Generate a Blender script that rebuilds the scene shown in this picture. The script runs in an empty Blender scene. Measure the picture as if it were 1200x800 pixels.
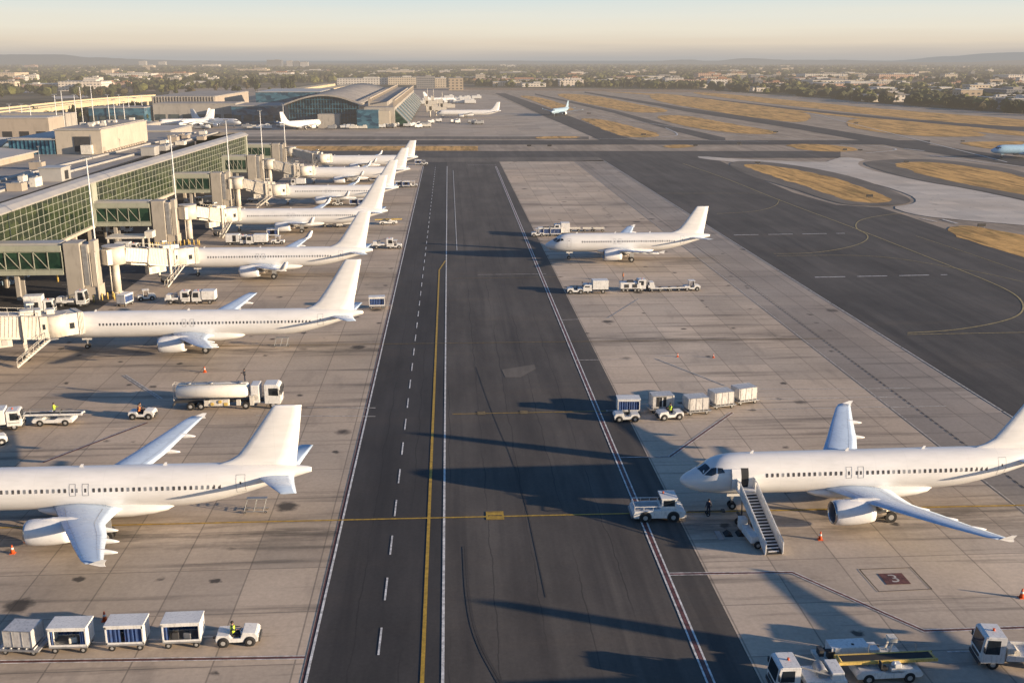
import bpy, bmesh, math, random
from mathutils import Vector, Matrix, noise as mnoise
R = math.radians
rnd = random.Random(7)
S = bpy.context.scene
C = S.collection

# ------------------------------------------------------------------ camera maths (pixel of the 1200x800 photo -> ground point)
F = 1200.; H = 43.6; TH = math.atan(330/F); PS = math.atan(75/(F*math.cos(TH)+330*math.sin(TH)))
def G(px, py, z=0.):
    x = px-600; y = -(py-400)
    f = F*math.cos(TH)+y*math.sin(TH); u = -F*math.sin(TH)+y*math.cos(TH)
    t = (z-H)/u
    return ((x*math.cos(PS)+f*math.sin(PS))*t, (-x*math.sin(PS)+f*math.cos(PS))*t)
def P(X, Y, Z=0.):
    Z -= H; a = X*math.cos(PS)-Y*math.sin(PS); f = X*math.sin(PS)+Y*math.cos(PS)
    d = f*math.cos(TH)-Z*math.sin(TH); v = f*math.sin(TH)+Z*math.cos(TH)
    return (600+F*a/d, 400-F*v/d)

# ------------------------------------------------------------------ materials
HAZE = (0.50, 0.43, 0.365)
def painted_haze_group():  # haze painted into every material: a glow mixed in by distance from the origin
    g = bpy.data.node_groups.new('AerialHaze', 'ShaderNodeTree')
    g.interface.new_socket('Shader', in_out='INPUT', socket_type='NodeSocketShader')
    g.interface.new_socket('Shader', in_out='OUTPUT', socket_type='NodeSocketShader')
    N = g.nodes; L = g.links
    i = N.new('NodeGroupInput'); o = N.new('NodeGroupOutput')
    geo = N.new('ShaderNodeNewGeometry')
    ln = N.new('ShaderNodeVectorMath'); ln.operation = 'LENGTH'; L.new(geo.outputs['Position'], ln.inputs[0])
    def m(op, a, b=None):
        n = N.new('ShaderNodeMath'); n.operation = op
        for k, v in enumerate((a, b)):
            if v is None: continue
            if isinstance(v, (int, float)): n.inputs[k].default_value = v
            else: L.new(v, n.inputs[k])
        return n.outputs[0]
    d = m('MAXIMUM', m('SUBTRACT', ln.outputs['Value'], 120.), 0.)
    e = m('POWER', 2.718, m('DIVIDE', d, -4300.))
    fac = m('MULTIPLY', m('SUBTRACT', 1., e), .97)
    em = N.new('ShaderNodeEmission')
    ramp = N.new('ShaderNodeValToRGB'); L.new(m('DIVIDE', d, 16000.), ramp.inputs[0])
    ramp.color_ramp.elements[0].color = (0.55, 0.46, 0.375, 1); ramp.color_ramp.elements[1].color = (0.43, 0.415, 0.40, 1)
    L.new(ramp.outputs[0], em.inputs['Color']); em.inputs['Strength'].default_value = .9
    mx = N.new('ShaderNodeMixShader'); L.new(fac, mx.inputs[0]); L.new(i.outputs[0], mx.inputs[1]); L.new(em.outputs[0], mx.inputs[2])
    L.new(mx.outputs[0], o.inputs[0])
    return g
HG = painted_haze_group()

class NT:
    def __init__(s, name, rough=.6, metal=0., spec=.5):
        s.m = bpy.data.materials.new(name); s.m.use_nodes = True
        s.N = s.m.node_tree.nodes; s.L = s.m.node_tree.links
        s.b = s.N['Principled BSDF']; s.b.inputs['Roughness'].default_value = rough; s.b.inputs['Metallic'].default_value = metal
        s.b.inputs['Specular IOR Level'].default_value = spec
        s.out = s.N['Material Output']
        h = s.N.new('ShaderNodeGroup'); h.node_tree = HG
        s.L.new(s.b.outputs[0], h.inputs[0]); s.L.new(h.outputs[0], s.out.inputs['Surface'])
    def n(s, t, **k):
        x = s.N.new(t)
        for a, v in k.items(): setattr(x, a, v)
        return x
    def link(s, a, b): s.L.new(a, b)
    def setv(s, sock, v):
        if isinstance(v, bpy.types.NodeSocket): s.L.new(v, sock)
        else: sock.default_value = v
    def math(s, op, a, b=0., c=None, clamp=False):
        x = s.n('ShaderNodeMath', operation=op); x.use_clamp = clamp
        s.setv(x.inputs[0], a); s.setv(x.inputs[1], b)
        if c is not None: s.setv(x.inputs[2], c)
        return x.outputs[0]
    def mix(s, f, a, b, mode='MIX'):
        x = s.n('ShaderNodeMix', data_type='RGBA', blend_type=mode)
        s.setv(x.inputs[0], f); 
        for k, v in ((6, a), (7, b)):
            if isinstance(v, tuple): v = (*v, 1.) if len(v) == 3 else v
            s.setv(x.inputs[k], v)
        return x.outputs[2]
    def pos(s, obj=False):
        if obj: return s.n('ShaderNodeTexCoord').outputs['Object']
        return s.n('ShaderNodeNewGeometry').outputs['Position']
    def mapping(s, v, sc=(1, 1, 1), loc=(0, 0, 0)):
        x = s.n('ShaderNodeMapping'); s.link(v, x.inputs[0]); x.inputs['Scale'].default_value = sc; x.inputs['Location'].default_value = loc
        return x.outputs[0]
    def noise(s, v, scale=1., detail=4, rough=.55):
        x = s.n('ShaderNodeTexNoise'); s.link(v, x.inputs['Vector']); x.inputs['Scale'].default_value = scale
        x.inputs['Detail'].default_value = detail; x.inputs['Roughness'].default_value = rough
        return x.outputs[0]
    def ramp(s, v, stops):
        x = s.n('ShaderNodeValToRGB'); s.link(v, x.inputs[0]); e = x.color_ramp.elements
        while len(e) < len(stops): e.new(.5)
        for k, (p, c) in enumerate(stops):
            e[k].position = p; e[k].color = (c, c, c, 1) if isinstance(c, (int, float)) else (*c, 1)
        return x.outputs[0]
    def col(s, v): s.setv(s.b.inputs['Base Color'], (*v, 1.) if isinstance(v, tuple) else v)
    def bump(s, h, strength=.3, dist=.05):
        x = s.n('ShaderNodeBump'); s.link(h, x.inputs['Height']); x.inputs['Strength'].default_value = strength; x.inputs['Distance'].default_value = dist
        s.link(x.outputs[0], s.b.inputs['Normal'])

def paint(name, c, rough=.45, metal=0., var=.12, scale=1.2, dirt=.25, spec=.5):
    t = NT(name, rough, metal, spec)
    p = t.pos(True)
    n1 = t.noise(p, scale, 5); n2 = t.noise(t.mapping(p, (1, 1, .35)), scale*4, 4)
    k = t.ramp(n1, [(.3, 1-var), (.7, 1.)])
    d = t.ramp(n2, [(.52, 1.), (.75, 1-dirt)])
    t.col(t.mix(1., t.mix(1., (*c, 1.), k, 'MULTIPLY'), d, 'MULTIPLY'))
    r = t.ramp(n1, [(.3, rough*.8), (.7, min(1, rough*1.3))]); t.link(r, t.b.inputs['Roughness'])
    return t.m

def plane_white():
    t = NT('aircraft_white', .32)
    p = t.pos(True)
    br = t.n('ShaderNodeTexBrick'); t.link(t.mapping(p, (1, 1, 1)), br.inputs['Vector'])
    # panel seams: rings along the hull and faint stringer lines
    x = t.n('ShaderNodeSeparateXYZ'); t.link(p, x.inputs[0])
    fx = t.math('PINGPONG', x.outputs[0], 1.6)
    seam = t.math('LESS_THAN', fx, .012)
    fz = t.math('PINGPONG', t.math('ADD', x.outputs[2], .2), .78); seam2 = t.math('LESS_THAN', fz, .010)
    sm = t.math('MAXIMUM', seam, seam2)
    n = t.noise(t.mapping(p, (.35, 1, 1.4)), 1.0, 5)
    c = t.mix(t.ramp(n, [(.35, 0.), (.7, 1.)]), (.70, .69, .675), (.62, .615, .60))
    g = t.noise(t.mapping(p, (.25, 2, 3)), 2., 6)
    c = t.mix(t.math('MULTIPLY', t.ramp(g, [(.55, 0.), (.8, 1.)]), .25), c, (.5, .47, .43))
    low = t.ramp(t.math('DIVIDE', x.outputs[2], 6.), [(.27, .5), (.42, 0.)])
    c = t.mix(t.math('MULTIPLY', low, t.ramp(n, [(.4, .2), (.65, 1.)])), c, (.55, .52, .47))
    c = t.mix(t.math('MULTIPLY', sm, .22), c, (.35, .35, .36))
    t.col(c)
    return t.m

def concrete(name, c1, c2, slab=(6.1, 7.6), stain=1., joint=.5, off=(0, 0), bands=()):
    t = NT(name, .85, spec=.25)
    p = t.pos(); 
    w = t.n('ShaderNodeTexBrick'); w.offset = 0.; w.squash = 1.
    t.link(t.mapping(p, (1, 1, 1), (off[0], off[1], 0)), w.inputs['Vector'])
    w.inputs['Color1'].default_value = (.84, .84, .84, 1); w.inputs['Color2'].default_value = (1.12, 1.09, 1.05, 1)
    w.inputs['Mortar'].default_value = (joint, joint, joint, 1)
    w.inputs['Scale'].default_value = 1.; w.inputs['Mortar Size'].default_value = .075; w.inputs['Mortar Smooth'].default_value = .3
    w.inputs['Brick Width'].default_value = slab[0]; w.inputs['Row Height'].default_value = slab[1]
    n1 = t.noise(p, .045, 6, .6); base = t.mix(t.ramp(n1, [(.35, 0.), (.68, 1.)]), c1, c2)
    c = t.mix(.8, base, w.outputs[0], 'MULTIPLY')
    # long blast / tyre streaks across the stands
    st = t.noise(t.mapping(p, (.035, .55, 1)), 1., 6, .62)
    c = t.mix(t.math('MULTIPLY', t.ramp(st, [(.54, 0.), (.70, 1.)]), .65*stain), c, (.075, .068, .06))
    st2 = t.noise(t.mapping(p, (.5, .12, 1), (31, 7, 0)), .7, 5, .6)
    c = t.mix(t.math('MULTIPLY', t.ramp(st2, [(.56, 0.), (.75, 1.)]), .28*stain), c, (.10, .092, .085))
    if bands:
        x = t.n('ShaderNodeSeparateXYZ'); t.link(p, x.inputs[0]); bm_ = None
        for y0 in bands:
            g_ = t.math('SUBTRACT', 1., t.math('DIVIDE', t.math('ABSOLUTE', t.math('SUBTRACT', x.outputs[1], y0)), 5.5), clamp=True)
            bm_ = g_ if bm_ is None else t.math('MAXIMUM', bm_, g_)
        bn = t.noise(t.mapping(p, (.07, .45, 1), (3, 5, 0)), 1., 7, .7)
        c = t.mix(t.math('MULTIPLY', t.math('MULTIPLY', bm_, t.ramp(bn, [(.42, 0.), (.60, 1.)])), .85), c, (.085, .074, .062))
    warm = t.noise(p, .02, 4, .6); c = t.mix(t.ramp(warm, [(.4, 0.), (.65, .45)]), c, t.mix(1., c, (1., .90, .79), 'MULTIPLY'))
    fine = t.noise(p, 2.2, 6, .7); c = t.mix(.5, c, t.ramp(fine, [(.3, .72), (.7, 1.15)]), 'MULTIPLY')
    # oil drips
    pw = t.n('ShaderNodeVectorMath', operation='ADD'); t.link(p, pw.inputs[0])
    nn = t.n('ShaderNodeTexNoise'); t.link(p, nn.inputs['Vector']); nn.inputs['Scale'].default_value = 1.3
    sc = t.n('ShaderNodeVectorMath', operation='SCALE'); t.link(nn.outputs['Color'], sc.inputs[0]); sc.inputs['Scale'].default_value = 1.1
    t.link(sc.outputs[0], pw.inputs[1])
    for s_, r_, lo in ((.095, .13, .40), (.25, .15, .6)):
        v = t.n('ShaderNodeTexVoronoi'); t.link(t.mapping(pw.outputs[0], (1, 1, 0)), v.inputs['Vector']); v.inputs['Scale'].default_value = s_
        dmask = t.ramp(v.outputs['Distance'], [(r_*.55, 1.), (r_, 0.)])
        sepc = t.n('ShaderNodeSeparateColor'); t.link(v.outputs['Color'], sepc.inputs[0])
        on = t.math('GREATER_THAN', sepc.outputs[0], lo)
        c = t.mix(t.math('MULTIPLY', t.math('MULTIPLY', dmask, on), .85*stain), c, (.035, .033, .031))
    t.col(c); t.bump(fine, .15, .02)
    return t.m

def asphalt(name, c1, c2, seams=True, axis=0, pitch=3.75):
    t = NT(name, .8, spec=.3)
    p = t.pos(); x = t.n('ShaderNodeSeparateXYZ'); t.link(p, x.inputs[0])
    n1 = t.noise(t.mapping(p, (.35, .02, 1)), 1., 6, .6)
    c = t.mix(t.ramp(n1, [(.33, 0.), (.68, 1.)]), c1, c2)
    n2 = t.noise(t.mapping(p, (1, .35, 1)), .09, 7, .68); c = t.mix(.85, c, t.ramp(n2, [(.3, .6), (.7, 1.35)]), 'MULTIPLY')
    n3 = t.noise(t.mapping(p, (.02, .2, 1), (9, 2, 0)), 1., 6, .6); c = t.mix(t.math('MULTIPLY', t.ramp(n3, [(.5, 0.), (.7, 1.)]), .4), c, t.mix(1., c, (1.35, 1.2, 1.05), 'MULTIPLY'))
    fine = t.noise(p, 3., 5, .7); c = t.mix(.5, c, t.ramp(fine, [(.3, .75), (.7, 1.2)]), 'MULTIPLY')
    if seams:
        wob = t.noise(t.mapping(p, (.03, .14, 1)), 1., 4)
        xx = t.math('ADD', x.outputs[axis], t.math('MULTIPLY', wob, 1.1))
        f = t.math('PINGPONG', xx, pitch/2)
        m = t.math('LESS_THAN', f, .055)
        on = t.ramp(t.noise(t.mapping(p, (.25, .03, 1), (5, 9, 0)), 1., 3), [(.40, 0.), (.52, 1.)])
        c = t.mix(t.math('MULTIPLY', t.math('MULTIPLY', m, on), .5), c, (.02, .019, .018))
        b = t.ramp(t.noise(t.mapping(p, (.9, .018, 1), (3, 1, 0)), .6, 4), [(.55, 0.), (.7, 1.)])
        c = t.mix(t.math('MULTIPLY', b, .35), c, (.022, .021, .021))
    t.col(c); t.bump(fine, .2, .02)
    return t.m

def grass():
    t = NT('dry_grass', .95, spec=.1)
    p = t.pos()
    n1 = t.noise(t.mapping(p, (.10, .022, 1)), 1., 7, .7); n2 = t.noise(p, .35, 6, .7)
    c = t.mix(t.ramp(n1, [(.36, 0.), (.62, 1.)]), (.76, .45, .16), (.48, .29, .11))
    c = t.mix(t.ramp(n1, [(.56, 0.), (.68, .85)]), c, (.17, .15, .05))
    n4 = t.noise(t.mapping(p, (.35, .03, 1), (7, 0, 0)), 1., 6, .7); c = t.mix(t.ramp(n4, [(.47, 0.), (.62, .85)]), c, (.20, .13, .055)); c = t.mix(t.ramp(n2, [(.62, 0.), (.75, .6)]), c, (.75, .55, .28))
    c = t.mix(.6, c, t.ramp(n2, [(.3, .6), (.7, 1.25)]), 'MULTIPLY')
    t.col(c); t.bump(n2, .6, .15)
    return t.m

def terrain_mat():
    t = NT('city_ground', .95, spec=.1)
    p = t.pos()
    n1 = t.noise(t.mapping(p, (.006, .004, 1)), 1., 5, .6); n2 = t.noise(p, .02, 5, .7)
    c = t.mix(t.ramp(n1, [(.42, 0.), (.6, 1.)]), (.045, .046, .028), (.13, .11, .075))
    c = t.mix(t.ramp(n2, [(.5, 0.), (.68, .8)]), c, (.20, .17, .13))
    t.col(c)
    return t.m

def foliage(name, c1, c2):
    t = NT(name, .8, spec=.2)
    p = t.pos(True)
    oi = t.n('ShaderNodeObjectInfo')
    n1 = t.noise(p, .8, 4); c = t.mix(t.ramp(n1, [(.35, 0.), (.65, 1.)]), c1, c2)
    c = t.mix(1., c, t.ramp(oi.outputs['Random'], [(0., (.7, .75, .7)), (1., (1.25, 1.15, 1.))]), 'MULTIPLY')
    t.col(c)
    return t.m

def curtain_glass(name, c1, c2, rough=.12, spec=.8, sc=.35):
    t = NT(name, rough, spec=spec)
    p = t.pos()
    n1 = t.noise(t.mapping(p, (.5, .5, .8)), sc, 5, .7)
    v = t.n('ShaderNodeTexVoronoi'); t.link(t.mapping(p, (.3, .3, .62)), v.inputs['Vector']); v.inputs['Scale'].default_value = 1.
    sepc = t.n('ShaderNodeSeparateColor'); t.link(v.outputs['Color'], sepc.inputs[0])
    f = t.math('ADD', t.math('MULTIPLY', n1, .6), t.math('MULTIPLY', sepc.outputs[0], .5))
    t.col(t.mix(t.ramp(f, [(.35, 0.), (.75, 1.)]), c1, c2))
    return t.m

def facade(name, wall, win, sx=4., sz=3.4, winf=.5):
    """city building wall with rows of openings, position based"""
    t = NT(name, .75, spec=.3)
    p = t.pos(True); x = t.n('ShaderNodeSeparateXYZ'); t.link(p, x.inputs[0])
    h = t.math('ADD', x.outputs[0], x.outputs[1])
    a = t.math('LESS_THAN', t.math('FRACT', t.math('DIVIDE', h, sx)), winf)
    b = t.math('LESS_THAN', t.math('ABSOLUTE', t.math('SUBTRACT', t.math('FRACT', t.math('DIVIDE', x.outputs[2], sz)), .55)), .22)
    oi = t.n('ShaderNodeObjectInfo')
    wc = t.mix(1., (*wall, 1.), t.ramp(oi.outputs['Random'], [(0., (.72, .72, .75)), (.5, (1., .98, .95)), (1., (1.15, 1.05, .95))]), 'MULTIPLY')
    n1 = t.noise(p, .15, 4); wc = t.mix(.6, wc, t.ramp(n1, [(.3, .75), (.7, 1.1)]), 'MULTIPLY')
    t.col(t.mix(t.math('MULTIPLY', a, b), wc, (*win, 1.)))
    return t.m

M = {}
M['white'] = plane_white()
M['wing'] = paint('wing_grey_white', (.45, .55, .68), .28, var=.10, scale=.6, dirt=.12)  # white wings; the blue of reflected sky is put into the base colour
M['cowl'] = paint('cowl_white', (.66, .66, .66), .3, var=.06, dirt=.1)
M['lip'] = paint('bare_metal', (.38, .40, .43), .25, .9, var=.1, dirt=.1)
M['duct'] = paint('inlet_duct_grey', (.10, .11, .13), .5, var=.2)
M['exhaust'] = paint('exhaust_metal', (.36, .31, .26), .4, .8, var=.3, dirt=.3)
M['tankw'] = paint('tanker_cream', (.74, .71, .64), .4, var=.06, dirt=.12, scale=.5)
M['dark'] = paint('dark_void', (.018, .018, .02), .6, var=.2)
M['glass'] = paint('dark_glass', (.02, .025, .03), .08, var=.1, dirt=0., spec=.9)
M['pwin'] = paint('cabin_window_grey', (.085, .08, .08), .25, var=.2, dirt=0.)
M['rubber'] = paint('rubber', (.022, .021, .02), .85, var=.3)
M['rim'] = paint('wheel_rim', (.45, .44, .42), .45, .3)
M['strut'] = paint('gear_strut', (.42, .42, .42), .4, .4)
M['blueplane'] = paint('light_blue_paint', (.36, .56, .72), .35, var=.1)
M['paleblue'] = paint('pale_blue_paint', (.30, .42, .52), .35, var=.1)
M['gwhite'] = paint('vehicle_white', (.70, .69, .66), .4, var=.15, dirt=.35, scale=1.5)
M['gcream'] = paint('vehicle_cream', (.66, .62, .54), .5, var=.2, dirt=.45, scale=1.5)
M['jet'] = paint('jet_bridge_cream', (.60, .55, .465), .55, var=.12, dirt=.25, scale=.6)
M['jetgrey'] = paint('jet_bridge_roof', (.42, .40, .37), .6, var=.2, dirt=.3, scale=.6)
M['steel'] = paint('galvanised_steel', (.38, .38, .38), .45, .5, var=.25)
M['dsteel'] = paint('dark_chassis', (.06, .06, .062), .6, .2, var=.3)
M['yellow'] = paint('safety_yellow', (.62, .44, .12), .55, var=.2, dirt=.5, scale=3)
M['belt'] = paint('rubber_belt', (.03, .029, .028), .8, var=.3)
M['blue'] = paint('curtain_blue', (.03, .07, .20), .8, var=.4, scale=3, dirt=.4)
M['orange'] = paint('cone_orange', (.65, .10, .02), .55, var=.15)
M['red'] = paint('sign_red', (.45, .04, .03), .5)
M['silver'] = paint('silver_container', (.62, .60, .57), .4, .25, var=.25, dirt=.45, scale=1.2)
M['beige'] = paint('beige_panel', (.44, .385, .31), .6, var=.1, dirt=.15, scale=.25)
M['tan'] = paint('tan_stucco', (.36, .305, .245), .75, var=.14, dirt=.2, scale=.12)
M['roofgrey'] = paint('membrane_roof', (.34, .31, .275), .8, var=.3, dirt=.35, scale=.08)
M['rooflight'] = paint('pale_metal_roof', (.42, .39, .35), .55, .1, var=.2, dirt=.2, scale=.07)
M['fascia'] = paint('silver_fascia', (.44, .42, .39), .45, .3, var=.12, dirt=.12, scale=.2)
M['towerg'] = paint('tower_greige', (.37, .335, .285), .65, var=.12, dirt=.2, scale=.3)
M['mullion'] = paint('mullion_pale', (.40, .41, .34), .5, .2, var=.1)
M['greenframe'] = paint('walkway_frame_sage', (.33, .34, .27), .6, var=.12, scale=.4)
M['gglass'] = curtain_glass('green_curtain_glass', (.006, .014, .007), (.032, .046, .018), .22, .3)
M['gglass2'] = curtain_glass('walkway_glass', (.004, .022, .016), (.02, .055, .034), .2, .4, sc=.8)
M['bglass'] = curtain_glass('blue_shade_glass', (.010, .045, .085), (.05, .14, .20))
M['kglass'] = curtain_glass('dark_hangar_glass', (.02, .035, .045), (.07, .09, .09))
M['conc_wall'] = paint('concrete_wall', (.36, .33, .29), .8, var=.2, scale=.15, dirt=.3)
M['deck'] = paint('viaduct_concrete', (.52, .43, .28), .8, var=.15, scale=.03, dirt=.1)
M['skin'] = paint('skin', (.35, .20, .13), .6, var=.05, dirt=0)
M['navy'] = paint('navy_cloth', (.02, .025, .045), .85)
M['vest'] = paint('hi_vis_cloth', (.55, .75, .05), .7, var=.1, dirt=.1)
M['hair'] = paint('dark_hair', (.02, .014, .01), .7)
M['ovest'] = paint('orange_vest_cloth', (.75, .20, .03), .7, var=.1)
M['chair'] = paint('seat_black', (.03, .03, .03), .7)
M['trunk'] = paint('bark', (.07, .05, .035), .9)
M['leafA'] = foliage('leaf_dark', (.022, .030, .012), (.055, .055, .022))
M['leafB'] = foliage('leaf_olive', (.050, .062, .018), (.10, .105, .036))
M['leafC'] = foliage('leaf_brownish', (.05, .042, .022), (.10, .08, .042))
M['terrain'] = terrain_mat(); M['grass'] = grass()
M['hill'] = paint('hill_scrub', (.035, .05, .065), .95, var=.4, scale=.002)
M['apron'] = concrete('apron_concrete', (.54, .445, .345), (.37, .308, .242), bands=(91, 155.5, 211, 269, 321))
M['apronR'] = concrete('apron_concrete_east', (.57, .475, .375), (.40, .335, .268), off=(2.2, 1.1), bands=(90.5, 158, 225, 252, 281, 318))
M['apronG'] = concrete('service_strip_concrete', (.36, .32, .28), (.26, .232, .205), slab=(4, 60), stain=.8, joint=.45)
M['apronF'] = concrete('far_apron_concrete', (.44, .38, .315), (.34, .295, .245), slab=(15, 15), stain=.5, joint=.8)
M['palec'] = concrete('curved_taxiway_concrete', (.58, .53, .47), (.46, .42, .37), slab=(7.6, 7.6), stain=.5, joint=.8)
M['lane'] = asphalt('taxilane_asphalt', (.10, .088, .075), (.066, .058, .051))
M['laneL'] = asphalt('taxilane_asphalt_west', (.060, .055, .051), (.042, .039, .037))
M['field'] = asphalt('airfield_asphalt', (.36, .29, .22), (.25, .205, .158), seams=False)
M['fieldD'] = asphalt('dark_airfield_asphalt', (.092, .082, .072), (.060, .055, .05), seams=True, axis=1, pitch=11)
M['runway'] = asphalt('runway_asphalt', (.07, .063, .057), (.05, .046, .042), seams=False)
M['shoulder'] = asphalt('shoulder_asphalt', (.155, .135, .112), (.11, .096, .08), seams=False)
M['road'] = asphalt('service_road_asphalt', (.060, .055, .050), (.042, .039, .036), seams=False)
M['dirt'] = asphalt('bare_dirt', (.30, .20, .12), (.22, .145, .085), seams=False)
def mark(name, c, wear=.5):
    t = NT(name, .6)
    p = t.pos(); n = t.noise(p, 1.6, 6, .7); w = t.ramp(n, [(.40, 1-wear), (.6, 1.)])
    t.col(t.mix(1., (*c, 1.), w, 'MULTIPLY')); return t.m
M['mwhite'] = mark('marking_white', (.75, .73, .69)); M['myellow'] = mark('marking_yellow', (.50, .31, .03), .4)
M['mfaint'] = mark('marking_faded_white', (.58, .54, .48), .5); M['mred'] = mark('marking_dark_red', (.17, .065, .055), .6)
M['mpale'] = mark('marking_pale_yellow', (.46, .35, .13), .5); M['mblack'] = mark('marking_black', (.03, .028, .026), .3)
M['myfaint'] = mark('marking_faded_yellow', (.22, .15, .05), .5)

FAC = [facade('facade_cream', (.55, .48, .38), (.10, .10, .10)), facade('facade_white', (.66, .62, .56), (.12, .13, .14), 5, 3.6),
       facade('facade_tan', (.42, .34, .25), (.08, .08, .08), 6, 4), facade('facade_slate', (.20, .21, .23), (.06, .08, .10), 3, 3.2, .7),
       facade('facade_rose', (.48, .33, .25), (.10, .09, .09), 4.5, 3.5)]
ROOF = [paint('city_roof_pale', (.55, .52, .47), .8, var=.3, scale=.05), paint('city_roof_grey', (.30, .28, .26), .8, var=.3, scale=.05),
        paint('city_roof_clay', (.34, .18, .11), .8, var=.3, scale=.05)]

# ------------------------------------------------------------------ mesh builder
class MB:
    def __init__(s): s.bm = bmesh.new(); s.smooth = []
    def _mi(s, faces, mi, smooth=False):
        for f in faces: f.material_index = mi; f.smooth = smooth
    def box(s, c, d, rz=0., bev=0., mi=0, ry=0.):
        r = bmesh.ops.create_cube(s.bm, size=1.)
        vs = r['verts']
        Mx = Matrix.Translation(c) @ Matrix.Rotation(rz, 4, 'Z') @ Matrix.Rotation(ry, 4, 'Y') @ Matrix.Diagonal((*d, 1))
        bmesh.ops.transform(s.bm, matrix=Mx, verts=vs)
        fs = set(f for v in vs for f in v.link_faces)
        if bev:
            es = list(set(e for v in vs for e in v.link_edges))
            r2 = bmesh.ops.bevel(s.bm, geom=es, offset=bev, segments=2, affect='EDGES', profile=.6, clamp_overlap=True)
            fs = set(r2['faces']) | {f for f in fs if f.is_valid}
        s._mi(fs, mi)
        return s
    def beam(s, p0, p1, w, h, mi=0, up=(0, 0, 1)):
        p0 = Vector(p0); p1 = Vector(p1); d = (p1-p0)
        if d.length < 1e-6: return s
        x = d.normalized(); u = Vector(up)
        if abs(x.dot(u)) > .99: u = Vector((1, 0, 0))
        y = u.cross(x).normalized(); z = x.cross(y)
        vs = []
        for p in (p0, p1):
            for a, b in ((-1, -1), (1, -1), (1, 1), (-1, 1)): vs.append(s.bm.verts.new(p+y*a*w/2+z*b*h/2))
        fs = [s.bm.faces.new([vs[i] for i in q]) for q in ((3, 2, 1, 0), (4, 5, 6, 7), (0, 1, 5, 4), (1, 2, 6, 5), (2, 3, 7, 6), (3, 0, 4, 7))]
        s._mi(fs, mi); return s
    def tube(s, p0, p1, r0, r1=None, n=12, mi=0, cap=True, smooth=True):
        r1 = r0 if r1 is None else r1
        p0 = Vector(p0); p1 = Vector(p1); x = (p1-p0).normalized()
        u = Vector((0, 0, 1)) if abs(x.z) < .9 else Vector((1, 0, 0))
        y = u.cross(x).normalized(); z = x.cross(y)
        A = []; B = []
        for k in range(n):
            a = 2*math.pi*k/n; o = y*math.cos(a)+z*math.sin(a)
            A.append(s.bm.verts.new(p0+o*r0)); B.append(s.bm.verts.new(p1+o*r1))
        fs = [s.bm.faces.new((A[k], A[(k+1) % n], B[(k+1) % n], B[k])) for k in range(n)]
        s._mi(fs, mi, smooth)
        if cap:
            s._mi([s.bm.faces.new(list(reversed(A))), s.bm.faces.new(B)], mi)
        return s
    def loft(s, rings, mi=0, smooth=True, cap=True, closed=True):
        V = [[s.bm.verts.new(p) for p in r] for r in rings]; n = len(V[0]); fs = []
        for a, b in zip(V, V[1:]):
            for k in range(n if closed else n-1):
                q = (a[k], a[(k+1) % n], b[(k+1) % n], b[k])
                fs.append(s.bm.faces.new(q))
        s._mi(fs, mi, smooth)
        if cap: s._mi([s.bm.faces.new(list(reversed(V[0]))), s.bm.faces.new(V[-1])], mi)
        return s
    def prof(s, pts, y0, y1, mi=0, bev=0.):
        """x-z outline pushed out along y"""
        a = [s.bm.verts.new((x, y0, z)) for x, z in pts]; b = [s.bm.verts.new((x, y1, z)) for x, z in pts]; n = len(pts)
        fs = [s.bm.faces.new((a[k], a[(k+1) % n], b[(k+1) % n], b[k])) for k in range(n)] + [s.bm.faces.new(list(reversed(a))), s.bm.faces.new(b)]
        if bev:
            es = list(set(e for f in fs for e in f.edges))
            r2 = bmesh.ops.bevel(s.bm, geom=es, offset=bev, segments=2, affect='EDGES', clamp_overlap=True)
            fs = [f for f in fs if f.is_valid]+r2['faces']
        s._mi(fs, mi); return s
    def poly(s, pts, mi=0):
        f = s.bm.faces.new([s.bm.verts.new(p) for p in pts]); f.material_index = mi; return s
    def build(s, name, mat, parent=None, loc=None):
        bmesh.ops.recalc_face_normals(s.bm, faces=s.bm.faces)
        me = bpy.data.meshes.new(name); s.bm.to_mesh(me); s.bm.free()
        for m in (mat if isinstance(mat, (list, tuple)) else [mat]): me.materials.append(M[m] if isinstance(m, str) else m)
        o = bpy.data.objects.new(name, me); C.objects.link(o)
        if parent: o.parent = parent
        if loc: o.location = loc
        return o
def tag(o, label, cat, group=None, kind=None):
    if label: o['label'] = label
    if cat: o['category'] = cat
    if group: o['group'] = group
    if kind: o['kind'] = kind
    return o
def thing(name, label, cat, loc=(0, 0, 0), rz=0., group=None):
    o = bpy.data.objects.new(name, None); C.objects.link(o); o.location = loc; o.rotation_euler = (0, 0, rz)
    o.empty_display_size = .5
    return tag(o, label, cat, group)
def copy_tree(o, parent=None):
    c = o.copy(); C.objects.link(c)
    if parent: c.parent = parent
    for ch in list(o.children): copy_tree(ch, c)
    return c
def sheet(name, pts, z, mat, kind='structure'):
    bm = bmesh.new(); vs = [bm.verts.new((x, y, z)) for x, y in pts]; f = bm.faces.new(vs)
    if f.normal.z < 0 or f.calc_area() and (f.normal_update() or f.normal.z < 0): f.normal_flip()
    bmesh.ops.triangulate(bm, faces=bm.faces)
    me = bpy.data.meshes.new(name); bm.to_mesh(me); bm.free(); me.materials.append(M[mat])
    o = bpy.data.objects.new(name, me); C.objects.link(o); o['kind'] = kind
    return o
def smooth_poly(pts, it=2):
    for _ in range(it):
        q = []
        for a, b in zip(pts, pts[1:]+pts[:1]):
            q.append((a[0]*.75+b[0]*.25, a[1]*.75+b[1]*.25)); q.append((a[0]*.25+b[0]*.75, a[1]*.25+b[1]*.75))
        pts = q
    return pts
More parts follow.
